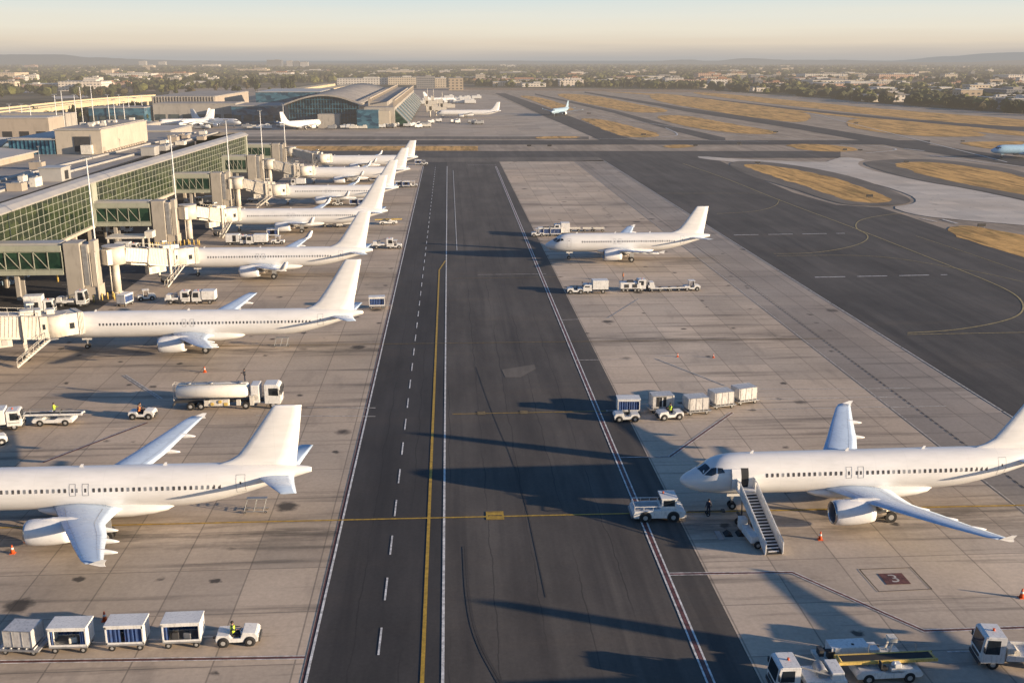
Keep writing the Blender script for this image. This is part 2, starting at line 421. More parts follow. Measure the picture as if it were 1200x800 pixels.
def smooth_line(pts, it=3):
    for _ in range(it):
        q = [pts[0]]
        for a, b in zip(pts, pts[1:]):
            q.append((a[0]*.75+b[0]*.25, a[1]*.75+b[1]*.25)); q.append((a[0]*.25+b[0]*.75, a[1]*.25+b[1]*.75))
        q.append(pts[-1]); pts = q
    return pts
class Lines:
    def __init__(s): s.bm = bmesh.new()
    def line(s, pts, w, z=.03, off=0.):
        P_ = [Vector((p[0], p[1], 0)) for p in pts]; L_ = []; R_ = []
        for k, p in enumerate(P_):
            d = Vector((0, 0, 0))
            if k > 0: d += (p-P_[k-1]).normalized()
            if k < len(P_)-1: d += (P_[k+1]-p).normalized()
            if d.length < 1e-6: d = Vector((1, 0, 0))
            d.normalize(); n = Vector((-d.y, d.x, 0))
            L_.append(s.bm.verts.new((p.x+n.x*(off+w/2), p.y+n.y*(off+w/2), z))); R_.append(s.bm.verts.new((p.x+n.x*(off-w/2), p.y+n.y*(off-w/2), z)))
        for k in range(len(P_)-1): s.bm.faces.new((R_[k], R_[k+1], L_[k+1], L_[k]))
    def dash(s, a, b, w, on, offl, z=.03):
        a = Vector((*a, 0)); b = Vector((*b, 0)); L_ = (b-a).length; d = (b-a)/L_; t = 0
        while t < L_:
            e = min(t+on, L_); p = a+d*t; q = a+d*e; s.line([(p.x, p.y), (q.x, q.y)], w, z); t += on+offl
    def build(s, name, mat):
        me = bpy.data.meshes.new(name); s.bm.to_mesh(me); s.bm.free(); me.materials.append(M[mat])
        o = bpy.data.objects.new(name, me); C.objects.link(o); o['kind'] = 'structure'; return o

# ================================================================== GROUND
def gp(*l): return [G(*p) for p in l]
sheet('terrain', [(-26000, -400), (26000, -400), (34000, 42000), (-34000, 42000)], -.5, 'terrain')
bound = [(-200, 128), (0, 128), (180, 110), (290, 101), (410, 98), (500, 102), (545, 103), (700, 104), (830, 106), (960, 115), (1060, 124), (1200, 134), (1500, 160)]
def bound_y(px):
    for (a, ya), (b, yb) in zip(bound, bound[1:]):
        if a <= px <= b: return ya+(yb-ya)*(px-a)/(b-a)
    return bound[0][1] if px < bound[0][0] else bound[-1][1]
airf = [(-500, -60), (600, -60), (900, 330)] + [G(px, py) for px, py in reversed(bound[5:])] + [G(200, 104), G(180, 160), (-500, 500)]
sheet('airfield_ground', airf, -.10, 'field')
Z0 = 0.0
sheet('apron_west', [(-76, -30), (-11.3, -30), (-11.3, 458), (-64, 458), (-64, 172), (-76, 168)], Z0, 'apron')
sheet('service_road', [(-130, -30), (-76, -30), (-76, 168), (-64, 172), (-64, 458), (-130, 458)], Z0-.004, 'road')
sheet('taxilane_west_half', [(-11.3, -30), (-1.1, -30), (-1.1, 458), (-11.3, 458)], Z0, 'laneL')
sheet('taxilane', [(-1.1, -30), (22., -30), (22., 458), (-1.1, 458)], Z0, 'lane')
sheet('apron_east', [(22., -30), (57., -30), (55., 459), (22., 458)], Z0, 'apronR')
sheet('apron_strip', [(57., -30), (71., -30), (69., 462), (55., 459)], Z0, 'apronG')
z28 = lambda l: [(800+x/3, 160+y/3) for x, y in l]
dark = [(71, -30), (400, -30), (320, 150), G(1200, 300), G(1060, 252), G(1030, 243), G(980, 240), G(930, 226), G(880, 205), G(840, 187), G(800, 178), (69, 478)]
sheet('dark_apron', dark, Z0, 'fieldD')
# cross taxiways above the stands
sheet('cross_taxiway_pale', [(-130, 458), (69, 458), (69.2, 478), (-130, 478)], Z0, 'shoulder')
def band(name, y0, y1, x0, x1, mat, z=-.04):
    sheet(name, [G(x0, y1), G(x1, y1), G(x1, y0), G(x0, y0)], z, mat)
band('cross_taxiway', 177, 185, 255, 985, 'fieldD', -.03)
band('grass_strip', 171.2, 176.6, 120, 560, 'grass', -.02)
band('cross_taxiway_north', 164.5, 169.5, 280, 1090, 'runway', -.03)
band('cross_shoulder', 160, 163, 280, 690, 'shoulder', -.035)
sheet('far_apron', [G(280, 161), G(690, 163), G(700, 158), G(640, 138), G(580, 112), G(505, 104), G(300, 120), G(180, 135), G(180, 161)], -.05, 'apronF')
# runways and taxiways
def strip(name, c, w, mat, z):
    """c: list of pixel centre points with half thickness in rows"""
    top = [G(x, y-h) for x, y, h in c]; bot = [G(x, y+h) for x, y, h in c]
    sheet(name, bot+list(reversed(top)), z, mat)
sheet('taxiway_north', [G(580, 109.5), G(592, 109.5), G(660, 133), G(722, 158), G(750, 165), G(705, 165), G(640, 137), G(610, 123)], -.02, 'runway')
strip('taxiway_inner', [(627, 110.5, .7), (720, 131, 1.6), (787, 150, 2.6), (850, 165, 3.5)], 0, 'fieldD', -.02)
strip('runway', [(685, 108.3, .7), (773, 123, 1.6), (800, 128, 2.), (933, 148, 3.), (1067, 171, 4.), (1230, 194, 5.2)], 0, 'runway', -.02)
strip('runway_outer', [(800, 112.7, .7), (933, 128.5, 1.3), (1067, 142, 2), (1230, 153.5, 2.6)], 0, 'runway', .0)
sheet('curved_taxiway', smooth_poly([G(*p) for p in z28([(1300, 255), (1200, 226), (1000, 183), (850, 160), (700, 128), (628, 108), (612, 92), (650, 80), (560, 72), (525, 82), (500, 92), (200, 80), (50, 68), (60, 78), (200, 92), (420, 108), (560, 140), (700, 172), (800, 205), (826, 226), (800, 240), (730, 247), (800, 272), (900, 287), (1200, 312), (1300, 322)])], 1), .012, 'palec')
# grass islands
isl = {
 'A': z28([(205, 98), (265, 97), (400, 115), (560, 150), (700, 205), (740, 222), (700, 233), (600, 229), (540, 212), (400, 165), (250, 120)]),
 'B': z28([(730, 95), (850, 88), (1000, 103), (1250, 148), (1350, 250), (1200, 205), (1060, 180), (900, 150), (770, 110)]),
 'C': z28([(920, 320), (990, 312), (1080, 325), (1200, 347), (1350, 370), (1350, 480), (1200, 428), (1080, 390), (960, 350)]),
 'D': z28([(362, 28), (440, 25), (560, 33), (630, 47), (560, 54), (440, 50), (380, 38)]),
 'E': [(1115, 168), (1150, 165.5), (1260, 166), (1260, 180), (1180, 177)],
 'F': [(995, 139), (1033, 139.5), (1100, 147), (1157, 157), (1153, 160.5), (1083, 160), (1027, 155), (990, 148)],
 'G': [(764, 108), (850, 118), (933, 130), (953, 135), (944, 144), (910, 141.5), (850, 133), (790, 122.5), (760, 116)],
 'H': [(761, 136), (800, 134.5), (850, 144), (912, 154), (907, 157.5), (860, 156.5), (800, 148)],
 'I': [(677, 138.5), (709, 140), (747, 150), (774, 157), (771, 161), (733, 161), (709, 153), (688, 143)],
 'J': [(605, 112), (629, 113), (667, 124), (675, 130), (650, 129), (625, 118)],
 'K': [(648, 109), (699, 112), (747, 122.5), (795, 130.5), (747, 133), (710, 126), (665, 117)],
 'L': [(690, 106.5), (773, 112), (850, 121), (990, 137), (1100, 150), (1230, 163), (1230, 157), (1100, 145.5), (960, 132.5), (860, 120), (790, 111)],
 'M': [(800, 108), (840, 109), (960, 121), (1060, 130), (1230, 142), (1230, 151), (1100, 143), (960, 128), (880, 119)],
 'N': [(776, 170), (812, 169.5), (816, 172.5), (780, 174)],
 'O': [(628, 160), (678, 159.3), (680, 162), (628, 163)],
}
for ik, (k, pts) in enumerate(isl.items()):
    w = smooth_poly([G(*p) for p in pts], 2); w2 = []
    for a, b in zip(w, w[1:]+w[:1]):
        n_ = max(1, int(math.hypot(a[0]-b[0], a[1]-b[1])/3.))
        if n_ > 40: n_ = 40
        for j in range(n_):
            x_, y_ = a[0]+(b[0]-a[0])*j/n_, a[1]+(b[1]-a[1])*j/n_; q_ = mnoise.noise_vector(Vector((x_*.12, y_*.12, 1.))) + mnoise.noise_vector(Vector((x_*.5, y_*.5, 4.)))*.4
            w2.append((x_+q_.x*1.5, y_+q_.y*1.8))
    w = w2
    sheet('dry_grass_field', w, (.02 if k in 'ABC' else -.016)+ik*.0015, 'grass')
    if k in 'AB':
        cx = sum(p[0] for p in w)/len(w); cy = sum(p[1] for p in w)/len(w)
        sheet('shoulder', smooth_poly([G(*p) for p in (z28([(150, 88), (265, 86), (420, 104), (600, 140), (760, 198), (812, 226), (770, 243), (600, 243), (520, 228), (380, 180), (200, 128)]) if k == 'A' else z28([(620, 92), (700, 82), (860, 78), (1010, 92), (1250, 130), (1350, 250), (1300, 245), (1200, 222), (1000, 181), (850, 158), (700, 122)]))], 2), .016, 'shoulder')
sheet('bare_dirt', [G(545, 105), G(545, 103.2), G(830, 105.6), G(860, 109), G(700, 107)], -.03, 'dirt')

# painted lines
W = Lines()
W.line([(-1.1, 64), (-1.1, 439)], .22); W.line([(1.4, 240), (1.4, 422)], .14)
W.dash((-6.0, 20), (-6.0, 440), .16, 3.9, 4.3)
for o in (-.26, .26): W.line([(18.2+o, 20), (19.5+o, 438)], .16)
W.line([(-11.05, 20), (-11.05, 440)], .2)
W.line([G(548, 193.5), G(582, 193.5)], .3)
W.build('white_taxilane_lines', 'mwhite')
W = Lines(); W.line([(18.2, 20), (19.5, 438)], .28, .026); W.line([(-11.34, 20), (-11.34, 440)], .12)
RW = [gp((-40, 776), (357, 770)), gp((785, 672.5), (928, 670.5), (1083, 739), (1260, 733)), gp((727, 536), (785, 535), (858, 483.5)), gp((50, 542), (173, 495)), [G(1080, 738), G(1100, 738)]]
for l in RW[:-2]: W.line(l, .26, .030)
W.line(RW[3], .3, .03)
W.build('red_boundary_lines', 'mred')
W = Lines()
for l in RW[:2]:
    for o in (-.2, .2): W.line(l, .10, .034, off=o)
for o in (-.2, .2): W.line(RW[2][1:], .10, .034, off=o)
W.line(RW[2][:2], .12, .034)
W.line(RW[3], .08, .034, off=.2)
W.build('white_boundary_lines', 'mwhite')
W = Lines()
W.line([(-2.6, 20), (-2.6, 217), (-1.3, 227.5)], .3, .032)
W.build('taxilane_centreline', 'myellow')
W = Lines()
W.line([(-62, 93.6), (20, 93.0)], .24, .036); W.line([(20, 93.0), (70, 92.4)], .28, .036)
W.line([(-.2, 123.8), (20, 123.8)], .15, .036)
W.build('stand_lead_in_line', 'myellow')
W = Lines()
W.line([(-40, 158.3), (60, 157.0)], .22, .036); W.line([G(526, 326.5), G(660, 324.5)], .2, .036); W.line([(-40, 214), (-11.5, 214)], .2, .036); W.line([(22, 227.5), (60, 227.5)], .25, .036)
W.build('faded_lead_in_line', 'myfaint')
W = Lines()
for l in (gp((656, 375), (712, 373), (749, 350), (900, 346)), gp((875, 456.5), (1067, 455)), gp((875, 468.5), (1051, 465)), gp((875, 480), (1109, 476)),
          gp((360, 477.5), (440, 478)), gp((300, 487), (440, 488)), gp((144, 440), (186, 467)), gp((147.5, 439.5), (190, 467)), gp((1152, 763), (1110, 763.5)), gp((1040, 747), (1048, 759)), gp((560, 322), (640, 321)),
          gp((675, 422), (740, 421)), gp((768, 420), (850, 452)), gp((440, 200), (495, 200))):
    W.line(l, .2, .036)
for k in range(7):
    y = 176+k*7.5; W.dash((-78, y), (-64, y+9), .12, 4.5, 3.5, .03)
W.line([(57, 40), (55.5, 455)], .12, .036)
W.dash((71, 30), (69, 462), .25, 30, .3, .036)
W.build('faded_white_lines', 'mfaint')
W = Lines(); W.dash((60.5, 20), (58, 455), .16, .8, .5, .034); W.build('drain_slot_line', 'mblack')
W = Lines()
z3 = lambda l: smooth_line([G(*p) for p in z28(l)], 3)
W.line(z3([(0, 95), (160, 150), (340, 225), (600, 320), (940, 455), (1140, 535), (1200, 580), (1195, 625), (1110, 655), (950, 682), (790, 690)]), .32, .036)
W.line(z3([(340, 222), (330, 245), (260, 264), (120, 272)]), .22, .036)
W.line(z3([(780, 268), (680, 280), (612, 296), (606, 325), (655, 345), (645, 370), (570, 394), (450, 411), (320, 412)]), .3, .037)
W.line(z3([(330, 420), (600, 416), (760, 428), (940, 460), (1080, 484), (1200, 512)]), .22, .038)
W.line(z3([(820, 350), (960, 395), (1200, 478)]), .18, .036)
W.line([G(*p) for p in z28([(790, 696), (1260, 687)])], .22, .034)
W.line([G(*p) for p in z28([(-90, 200), (280, 200)])], .25, .034)
W.build('yellow_apron_guide_lines', 'mpale')
W = Lines(); W.dash(G(860, 275.5), G(990, 273.5), .45, 6.5, 2.6, .036); W.dash(G(955, 325), G(1110, 322), .45, 6.5, 2.6, .036)
W.line(gp((1060, 174.5), (1083, 177)), 1.6, .03); W.line(gp((1090, 182), (1150, 190), (1240, 200)), 1., .03); W.line(smooth_line(gp((985, 168.5), (1040, 172), (1056, 176), (1015, 179.5)), 3), .9, .03)
W.line(gp((1080, 256), (1098, 260)), .6, .03); W.line(gp((1104, 257), (1122, 262)), .8, .03)
for l in ([(690, 163), (700, 162), (900, 166)], [(780, 150), (796, 157), (790, 160), (760, 161)], [(700, 136), (800, 150), (870, 161), (990, 164)], [(930, 128), (1080, 165), (1180, 190)]):
    W.line(smooth_line(gp(*l), 3), .8, -.005)
W.build('white_apron_dashes', 'mwhite')
# yellow painted name plates on the lead-in line, stand number
def plate(x, y, w, d, mat, z, name): return sheet(name, [(x-w/2, y-d/2), (x+w/2, y-d/2), (x+w/2, y+d/2), (x-w/2, y+d/2)], z, mat)
px_, py_ = G(580, 604); plate(px_, py_, 1.75, 1.9, 'myellow', .042, 'yellow_ground_marker')
W = Lines(); W.line([(px_-.7, py_-.02), (px_+.7, py_-.02)], .16, .047); W.line([(px_-.8, py_-.8), (px_+.8, py_-.8)], .07, .047); W.line([(px_-.8, py_+.8), (px_+.8, py_+.8)], .07, .047); W.build('marker_black_lines', 'mblack')
for px, py in ((564, 484), (614, 483)): x, y = G(px, py); plate(x, y, 1.0, 1.2, 'myfaint', .042, 'yellow_ground_marker')
x, y = G(607, 436); sheet('pale_patch', [G(588, 433), G(626, 427), G(628, 432), G(610, 442), G(592, 442)], .02, 'shoulder')
plate(*G(1048, 678), 2.15, 1.95, 'mred', .03, 'red_stand_marking')
W = Lines(); q = gp((1007, 667), (1068, 665), (1092, 690), (1030, 693)); W.line(q+[q[0]], .10, .036); W.build('stand_box_outline', 'mblack')
cu = bpy.data.curves.new('stand_number', 'FONT'); cu.body = '3'; cu.size = 1.9; cu.align_x = 'CENTER'; cu.align_y = 'CENTER'
to = bpy.data.objects.new('tmp', cu); C.objects.link(to); bpy.context.view_layer.update()
me = bpy.data.meshes.new_from_object(to.evaluated_get(bpy.context.evaluated_depsgraph_get())); bpy.data.objects.remove(to)
me.materials.clear(); me.materials.append(M['mfaint']); o = bpy.data.objects.new('stand_number', me); C.objects.link(o); o['kind'] = 'structure'
x, y = G(1048, 678); o.location = (x, y, .038)
# curved tyre mark on the taxilane
W = Lines(); 
for o in (0, .5):
    W.line(smooth_line([(x_+o*.4, y_) for x_, y_ in gp((543, 640), (546, 700), (556, 750), (590, 810))], 3), .22, .02)
W.line(smooth_line(gp((558, 430), (575, 480), (610, 560), (640, 700)), 2), .1, .02)
W.build('tyre_marks', 'runway')

# ================================================================== AIRCRAFT
PROF = [(0, 3.22, 3.22, .02), (.06, 3.42, 3.02, .20), (.25, 3.66, 2.80, .44), (.6, 3.92, 2.56, .72), (1.1, 4.20, 2.32, 1.0), (1.7, 4.52, 2.12, 1.26), (2.3, 4.92, 1.99, 1.47), (3.0, 5.38, 1.90, 1.66),
        (3.7, 5.66, 1.84, 1.79), (4.6, 5.82, 1.79, 1.89), (5.8, 5.90, 1.765, 1.96), (7.5, 5.91, 1.76, 1.975), (12, 5.91, 1.76, 1.975), (18, 5.91, 1.76, 1.975), (24.5, 5.91, 1.76, 1.975),
        (26.5, 5.91, 1.84, 1.96), (28.5, 5.91, 2.10, 1.89), (30.5, 5.89, 2.52, 1.74), (32.5, 5.84, 3.06, 1.50), (34.5, 5.76, 3.68, 1.16), (36.3, 5.66, 4.22, .80), (37.6, 5.54, 4.62, .50), (38.3, 5.44, 4.82, .32), (38.6, 5.32, 4.92, .18)]
def profile(x):
    P_ = PROF
    if x <= 0: return P_[0][1:]
    for k in range(len(P_)-1):
        if P_[k][0] <= x <= P_[k+1][0]:
            t = (x-P_[k][0])/(P_[k+1][0]-P_[k][0]); r = []
            for j in (1, 2, 3):
                p0 = P_[max(k-1, 0)]; p1 = P_[k]; p2 = P_[k+1]; p3 = P_[min(k+2, len(P_)-1)]
                d = p2[0]-p1[0]
                m1 = (p2[j]-p0[j])/(p2[0]-p0[0]) if p2[0] > p0[0] else 0; m2 = (p3[j]-p1[j])/(p3[0]-p1[0])
                if k == 0: m1 = (p2[j]-p1[j])/d
                t2 = t*t; t3 = t2*t
                r.append((2*t3-3*t2+1)*p1[j]+(t3-2*t2+t)*d*m1+(-2*t3+3*t2)*p2[j]+(t3-t2)*d*m2)
            return tuple(r)
    return P_[-1][1:]
def airplane(label, loc, rz=0., fwd=0., aft=0., mat='white', windows=True, tip='fence', door_open=False, gear=True, group=None, detail=True, wmat='wing', fin=1.):
    Ltot = 38.6+fwd+aft
    def ux(x):  # local x in this aircraft -> base profile x
        if x < 9: return x
        if x < 9+fwd: return 9.
        x -= fwd
        if x < 24: return x
        if x < 24+aft: return 24.
        return x-aft
    def surf(x, a, off=0.):
        t, b, w = profile(max(0., min(38.6, ux(x)))); zc = (t+b)/2; hh = (t-b)/2
        return Vector((x, (w+off)*math.sin(a), zc+(hh+off)*math.cos(a)))
    def theta(x, z):
        t, b, w = profile(ux(x)); zc = (t+b)/2; return math.acos(max(-1, min(1, (z-zc)/((t-b)/2))))
    root = thing('airplane', label, 'airplane', loc, rz, group)
    m = MB(); n = 40 if detail else 20
    xs = [0, .03, .08, .16, .28, .45, .7, 1.0, 1.35, 1.7, 2.05, 2.4, 2.8, 3.2, 3.7, 4.3, 5, 6, 7.5, 9+fwd/2, 12+fwd, 16+fwd, 20+fwd, 24+fwd, 24.6+fwd+aft]
    x = 25.5+fwd+aft
    while x < Ltot-.6: xs.append(x); x += .9
    xs += [Ltot-.5, Ltot-.2, Ltot]
    rings = []
    for x in xs:
        rings.append([surf(x, 2*math.pi*k/n) for k in range(n)])
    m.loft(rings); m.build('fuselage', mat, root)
    fus = [c for c in root.children if c.name.startswith('fuselage')][0]
    X = lambda x: x+fwd   # wing datum
    # belly fairing
    m = MB(); rg = []
    for t in (0, .03, .08, .16, .3, .5, .7, .85, .94, 1.):
        x = X(12.4+t*13.2); s_ = math.sin(math.pi*min(1, max(0, t)))**.42 if 0 < t < 1 else .05
        rg.append([(x, 2.20*(.4+.6*s_)*math.cos(a)*1.0, 2.15+(1.02*s_)*math.sin(a) - .22*s_) for a in [2*math.pi*k/28 for k in range(28)]])
    m.loft(rg); m.build('belly_fairing', mat, root)
    # wings
    def wing_section(y, xl, xt, z, th, tw=0.):
        c = xt-xl; r = []
        for u, zt in ((0, 0), (.02, .28), (.08, .55), (.2, .85), (.38, 1.), (.6, .82), (.82, .42), (1, .03)):
            r.append((xl+u*c, y, z+zt*th*c*.55 - tw*u*c))
        for u, zt in ((.82, -.12), (.6, -.42), (.38, -.72), (.2, -.72), (.08, -.5), (.02, -.25)):
            r.append((xl+u*c, y, z+zt*th*c*.55 - tw*u*c))
        return r
    SPN = 1.035
    for s in (-1, 1):
        secs = [(1.2, 14.1, 20.9, 2.45, .14), (2.2, 14.7, 20.75, 2.55, .135), (4.2, 15.72, 20.7, 2.75, .13), (6.4, 16.85, 20.75, 3.02, .12), (9.5, 18.55, 21.95, 3.42, .11), (13, 20.4, 22.95, 3.95, .105), (16.2, 22.15, 23.95, 4.5, .10), (17.0, 22.75, 24.2, 4.65, .09)]
        m = MB(); m.loft([wing_section(s*y*SPN, X(a), X(b), z, th, .03) for y, a, b, z, th in secs])
        m.build('wing', wmat, root)
        wg = root.children[-1] if False else [c for c in root.children if c.name.startswith('wing')][-1]
        if tip == 'fence':
            m = MB(); m.loft([[(X(23.1), s*17.0*SPN, 4.6), (X(24.3), s*17.0*SPN, 4.6), (X(24.3), s*17.06*SPN, 4.66), (X(23.1), s*17.06*SPN, 4.66)],
                              [(X(24.1), s*17.1*SPN, 5.0), (X(24.55), s*17.1*SPN, 5.0), (X(24.55), s*17.12*SPN, 5.0), (X(24.1), s*17.12*SPN, 5.0)]], smooth=False)
            m.loft([[(X(23.1), s*17.0*SPN, 4.62), (X(24.3), s*17.0*SPN, 4.62), (X(24.3), s*17.06*SPN, 4.62), (X(23.1), s*17.06*SPN, 4.62)],
                    [(X(24.0), s*17.05*SPN, 4.38), (X(24.4), s*17.05*SPN, 4.38), (X(24.4), s*17.07*SPN, 4.38), (X(24.0), s*17.07*SPN, 4.38)]], smooth=False)
            m.build('wingtip_fence', mat, root)
        elif tip == 'sharklet':
            m = MB(); rg = []
            for y, a, b, z in ((16.9, 22.7, 24.25, 4.62), (17.4, 23.2, 24.6, 4.75), (17.7, 23.6, 24.9, 5.0), (17.9, 24.0, 25.1, 5.6), (18.05, 24.6, 25.3, 6.3)):
                th = .10 if y < 17.5 else .05
                rg.append([(X(a), s*y*SPN, z), (X((a+b)/2), s*(y*SPN-.04), z+th), (X(b), s*y*SPN, z), (X((a+b)/2), s*(y*SPN+.04), z-th)])
            m.loft(rg); m.build('sharklet', mat, root)
        if detail:
            for yk, xe, zk in ((7.4, 21.2, 2.95), (10.6, 22.3, 3.4), (13.8, 23.2, 3.95)):
                m = MB(); rg = []
                for t in (0, .1, .3, .6, .85, 1):
                    w_ = .20*math.sin(math.pi*(.06+.9*t))**.6
                    rg.append([(X(xe-2.0+2.9*t), s*yk+w_*math.cos(a), zk-.10-.18*t+ .30*math.sin(math.pi*(.05+.9*t))*math.sin(a)) for a in [2*math.pi*k/10 for k in range(10)]])
                m.loft(rg); m.build('flap_track_fairing', 'cowl', root)
            # slat and flap seams, a dark sliver standing 4 mm proud of the upper skin
            def up(y, u):
                for (y0, a0, b0, z0, t0), (y1, a1, b1, z1, t1) in zip(secs, secs[1:]):
                    if y0 <= y <= y1:
                        t = (y-y0)/(y1-y0); a = a0+(a1-a0)*t; b = b0+(b1-b0)*t; z = z0+(z1-z0)*t; th = t0+(t1-t0)*t; c = b-a
                        us = (0, .02, .08, .2, .38, .6, .82, 1); zs = (0, .28, .55, .85, 1., .82, .42, .03)
                        for j in range(7):
                            if us[j] <= u <= us[j+1]: zt = zs[j]+(zs[j+1]-zs[j])*(u-us[j])/(us[j+1]-us[j]); break
                        return Vector((X(a+u*c), s*y*SPN, z+zt*th*c*.55-.03*u*c+.012))
            for u, du in ((.14, .008), (.74, .008)):
                m = MB(); ys = [2.6+k*.7 for k in range(20)]
                for y0, y1 in zip(ys, ys[1:]): m.poly([up(y0, u), up(y1, u), up(y1, u+du), up(y0, u+du)])
                m.build('wing_seam', 'steel', root)
        # engine
        ex, ey, ez = X(13.1), s*5.75, 1.92
        e = thing('engine', None, None); e.parent = root; e.location = (ex+.25, ey, ez); e.scale = (.93, .9, .9)
        m = MB(); prf = [(.75, .93), (.35, .98), (.12, 1.04), (.02, 1.12), (0, 1.17), (.05, 1.22), (.25, 1.29), (.8, 1.36), (1.7, 1.38), (2.8, 1.32), (3.7, 1.20), (4.3, 1.06), (4.28, 1.02), (3.8, 1.0)]
        m.loft([[(px, r*math.cos(a), r*math.sin(a)) for a in [2*math.pi*k/28 for k in range(28)]] for px, r in prf[3:]], cap=False)
        m.build('cowl', 'cowl', e)
        m = MB(); m.loft([[(px, r*math.cos(a), r*math.sin(a)) for a in [2*math.pi*k/28 for k in range(28)]] for px, r in prf[:4]], cap=False); m.build('inlet_duct', 'duct', e)
        m = MB(); m.loft([[(px, r*math.cos(a), r*math.sin(a)) for a in [2*math.pi*k/28 for k in range(28)]] for px, r in [(.14, 1.035), (.0, 1.12), (-.03, 1.17), (.0, 1.215), (.16, 1.275)]], cap=False); m.build('inlet_lip', 'lip', e)
        m = MB(); m.tube((.72, 0, 0), (.76, 0, 0), .95, n=24); m.tube((.45, 0, 0), (.72, 0, 0), .03, .2, n=14, mi=1)
        for k in range(18):
            a = 2*math.pi*k/18; m.beam((.66, .25*math.cos(a), .25*math.sin(a)), (.70, .93*math.cos(a+.1), .93*math.sin(a+.1)), .10, .02, mi=2)
        m.build('fan', ['dark', 'steel', 'dsteel'], e)
        m = MB(); m.loft([[(px, r*math.cos(a), r*math.sin(a)) for a in [2*math.pi*k/22 for k in range(22)]] for px, r in [(3.6, .80), (4.3, .76), (5.0, .62), (5.6, .48), (5.58, .44), (5.2, .42)]], cap=True)
        m.tube((5.2, 0, 0), (6.1, 0, 0), .30, .04, n=14); m.build('exhaust', 'exhaust', e)
        m = MB(); rg = []
        for px, zt, zb, w in ((1.2, 1.34, 1.1, .05), (2.6, 1.55, .9, .19), (4.2, 1.52, .6, .22), (6.0, 1.2, .45, .18), (7.2, .95, .75, .06)):
            rg.append([(px, -w, zb), (px, w, zb), (px, w*.8, zt), (px, -w*.8, zt)])
        m.loft(rg, smooth=False); m.build('pylon', 'cowl', e)
        # stabiliser
        A = lambda x: x+fwd+aft
        m = MB(); m.loft([wing_section(s*y, A(a), A(b), z, .10) for y, a, b, z in ((.5, 33.1, 37.0, 4.75), (1.2, 33.7, 37.05, 4.82), (3.5, 35.0, 37.45, 5.02), (6.1, 36.5, 38.0, 5.3))]); m.build('horizontal_stabilizer', wmat, root)
    A = lambda x: x+fwd+aft
    m = MB(); rg = []
    def fsec(z, xl, xt, th):
        c = xt-xl; return [(xl+u*c, yy*th*c, z) for u, yy in ((0, 0), (.04, .28), (.15, .45), (.4, .5), (.7, .3), (1, .02), (1, -.02), (.7, -.3), (.4, -.5), (.15, -.45), (.04, -.28))]
    FT = lambda z: 5.9+(z-5.9)*fin if z > 5.9 else z
    for z, a, b, th in ((5.35, 29.2, 37.15, .06), (5.9, 29.6, 37.15, .06), (6.25, 30.75, 37.2, .075), (6.8, 31.65, 37.28, .095), (8.2, 32.75, 37.5, .10), (10, 34.05, 37.75, .10), (11.5, 35.1, 37.95, .10), (11.76, 35.4, 37.98, .08)):
        dz = (z-6.8)/5 if z > 6.8 else 0; rg.append(fsec(FT(z), A(a+dz*(fin-1)*2.6), A(b+dz*(fin-1)*2.0), th))
    m.loft(rg); m.build('vertical_fin', mat, root)
    if detail:
        m = MB(); m.tube((Ltot-.06, 0, 5.12), (Ltot+.03, 0, 5.12), .17, n=14); m.build('apu_exhaust', 'exhaust', root)
        for ax in (6.9, X(16.5), X(24.4)):
            m = MB(); m.prof([(ax, 5.88), (ax+.35, 5.88), (ax+.45, 6.2), (ax+.22, 6.2)], -.03, .03); m.build('antenna', mat, root)
    # cabin windows
    if windows:
        wm = None; xs_ = []; x = 8.2; xe = [X(16.35), X(17.55)]
        while x < A(30.4):
            xs_.append(x); x += .533
        for s in ((-1,) if windows is True else (-1, 1)):
            m = MB()
            for x in xs_:
                if min(abs(x-q) for q in xe) < .34: continue
                if windows is True:
                    if wm is None:
                        q = MB(); pts = []
                        for u, v in ((-.09, -.19), (.09, -.19), (.125, -.13), (.125, .13), (.09, .19), (-.09, .19), (-.125, .13), (-.125, -.13)):
                            a = theta(15, 4.28+v); p = surf(15, -a, .014); pts.append((u, p.y, p.z))
                        q.poly(pts); o = q.build('window', 'pwin', fus); wm = o; o.location = (x, 0, 0); wm2 = o.copy(); wm2.data = o.data.copy(); wm2.data.materials[0] = M['steel']
                    else:
                        o = (wm if rnd.random() > .22 else wm2).copy(); C.objects.link(o); o.location = (x, 0, 0)
                    # hull narrows towards the tail: slide the pane in with it
                    o.location.y = (surf(15, -theta(15, 4.28)).y-surf(x, -theta(x, 4.28)).y)*-1
        for q in xe:
            a0, a1 = theta(15, 3.75), theta(15, 4.95)
            d = MB()
            def P2(x, z, off=.012): return surf(x, -theta(x, z), off)
            def frame(x0, x1, z0, z1, t=.025):
                seg = [z0+(z1-z0)*k/5 for k in range(6)]
                for xa in (x0, x1):
                    for za, zb in zip(seg, seg[1:]): d.poly([P2(xa-t, za), P2(xa+t, za), P2(xa+t, zb), P2(xa-t, zb)])
                for za in (z0, z1): d.poly([P2(x0, za-t), P2(x1, za-t), P2(x1, za+t), P2(x0, za+t)])
            frame(q-.28, q+.28, 3.78, 4.85); d.build('emergency_exit', 'steel', fus)
            d = MB(); d.poly([P2(q-.1, 4.1), P2(q+.1, 4.1), P2(q+.1, 4.46), P2(q-.1, 4.46)]); d.build('window', 'pwin', fus)
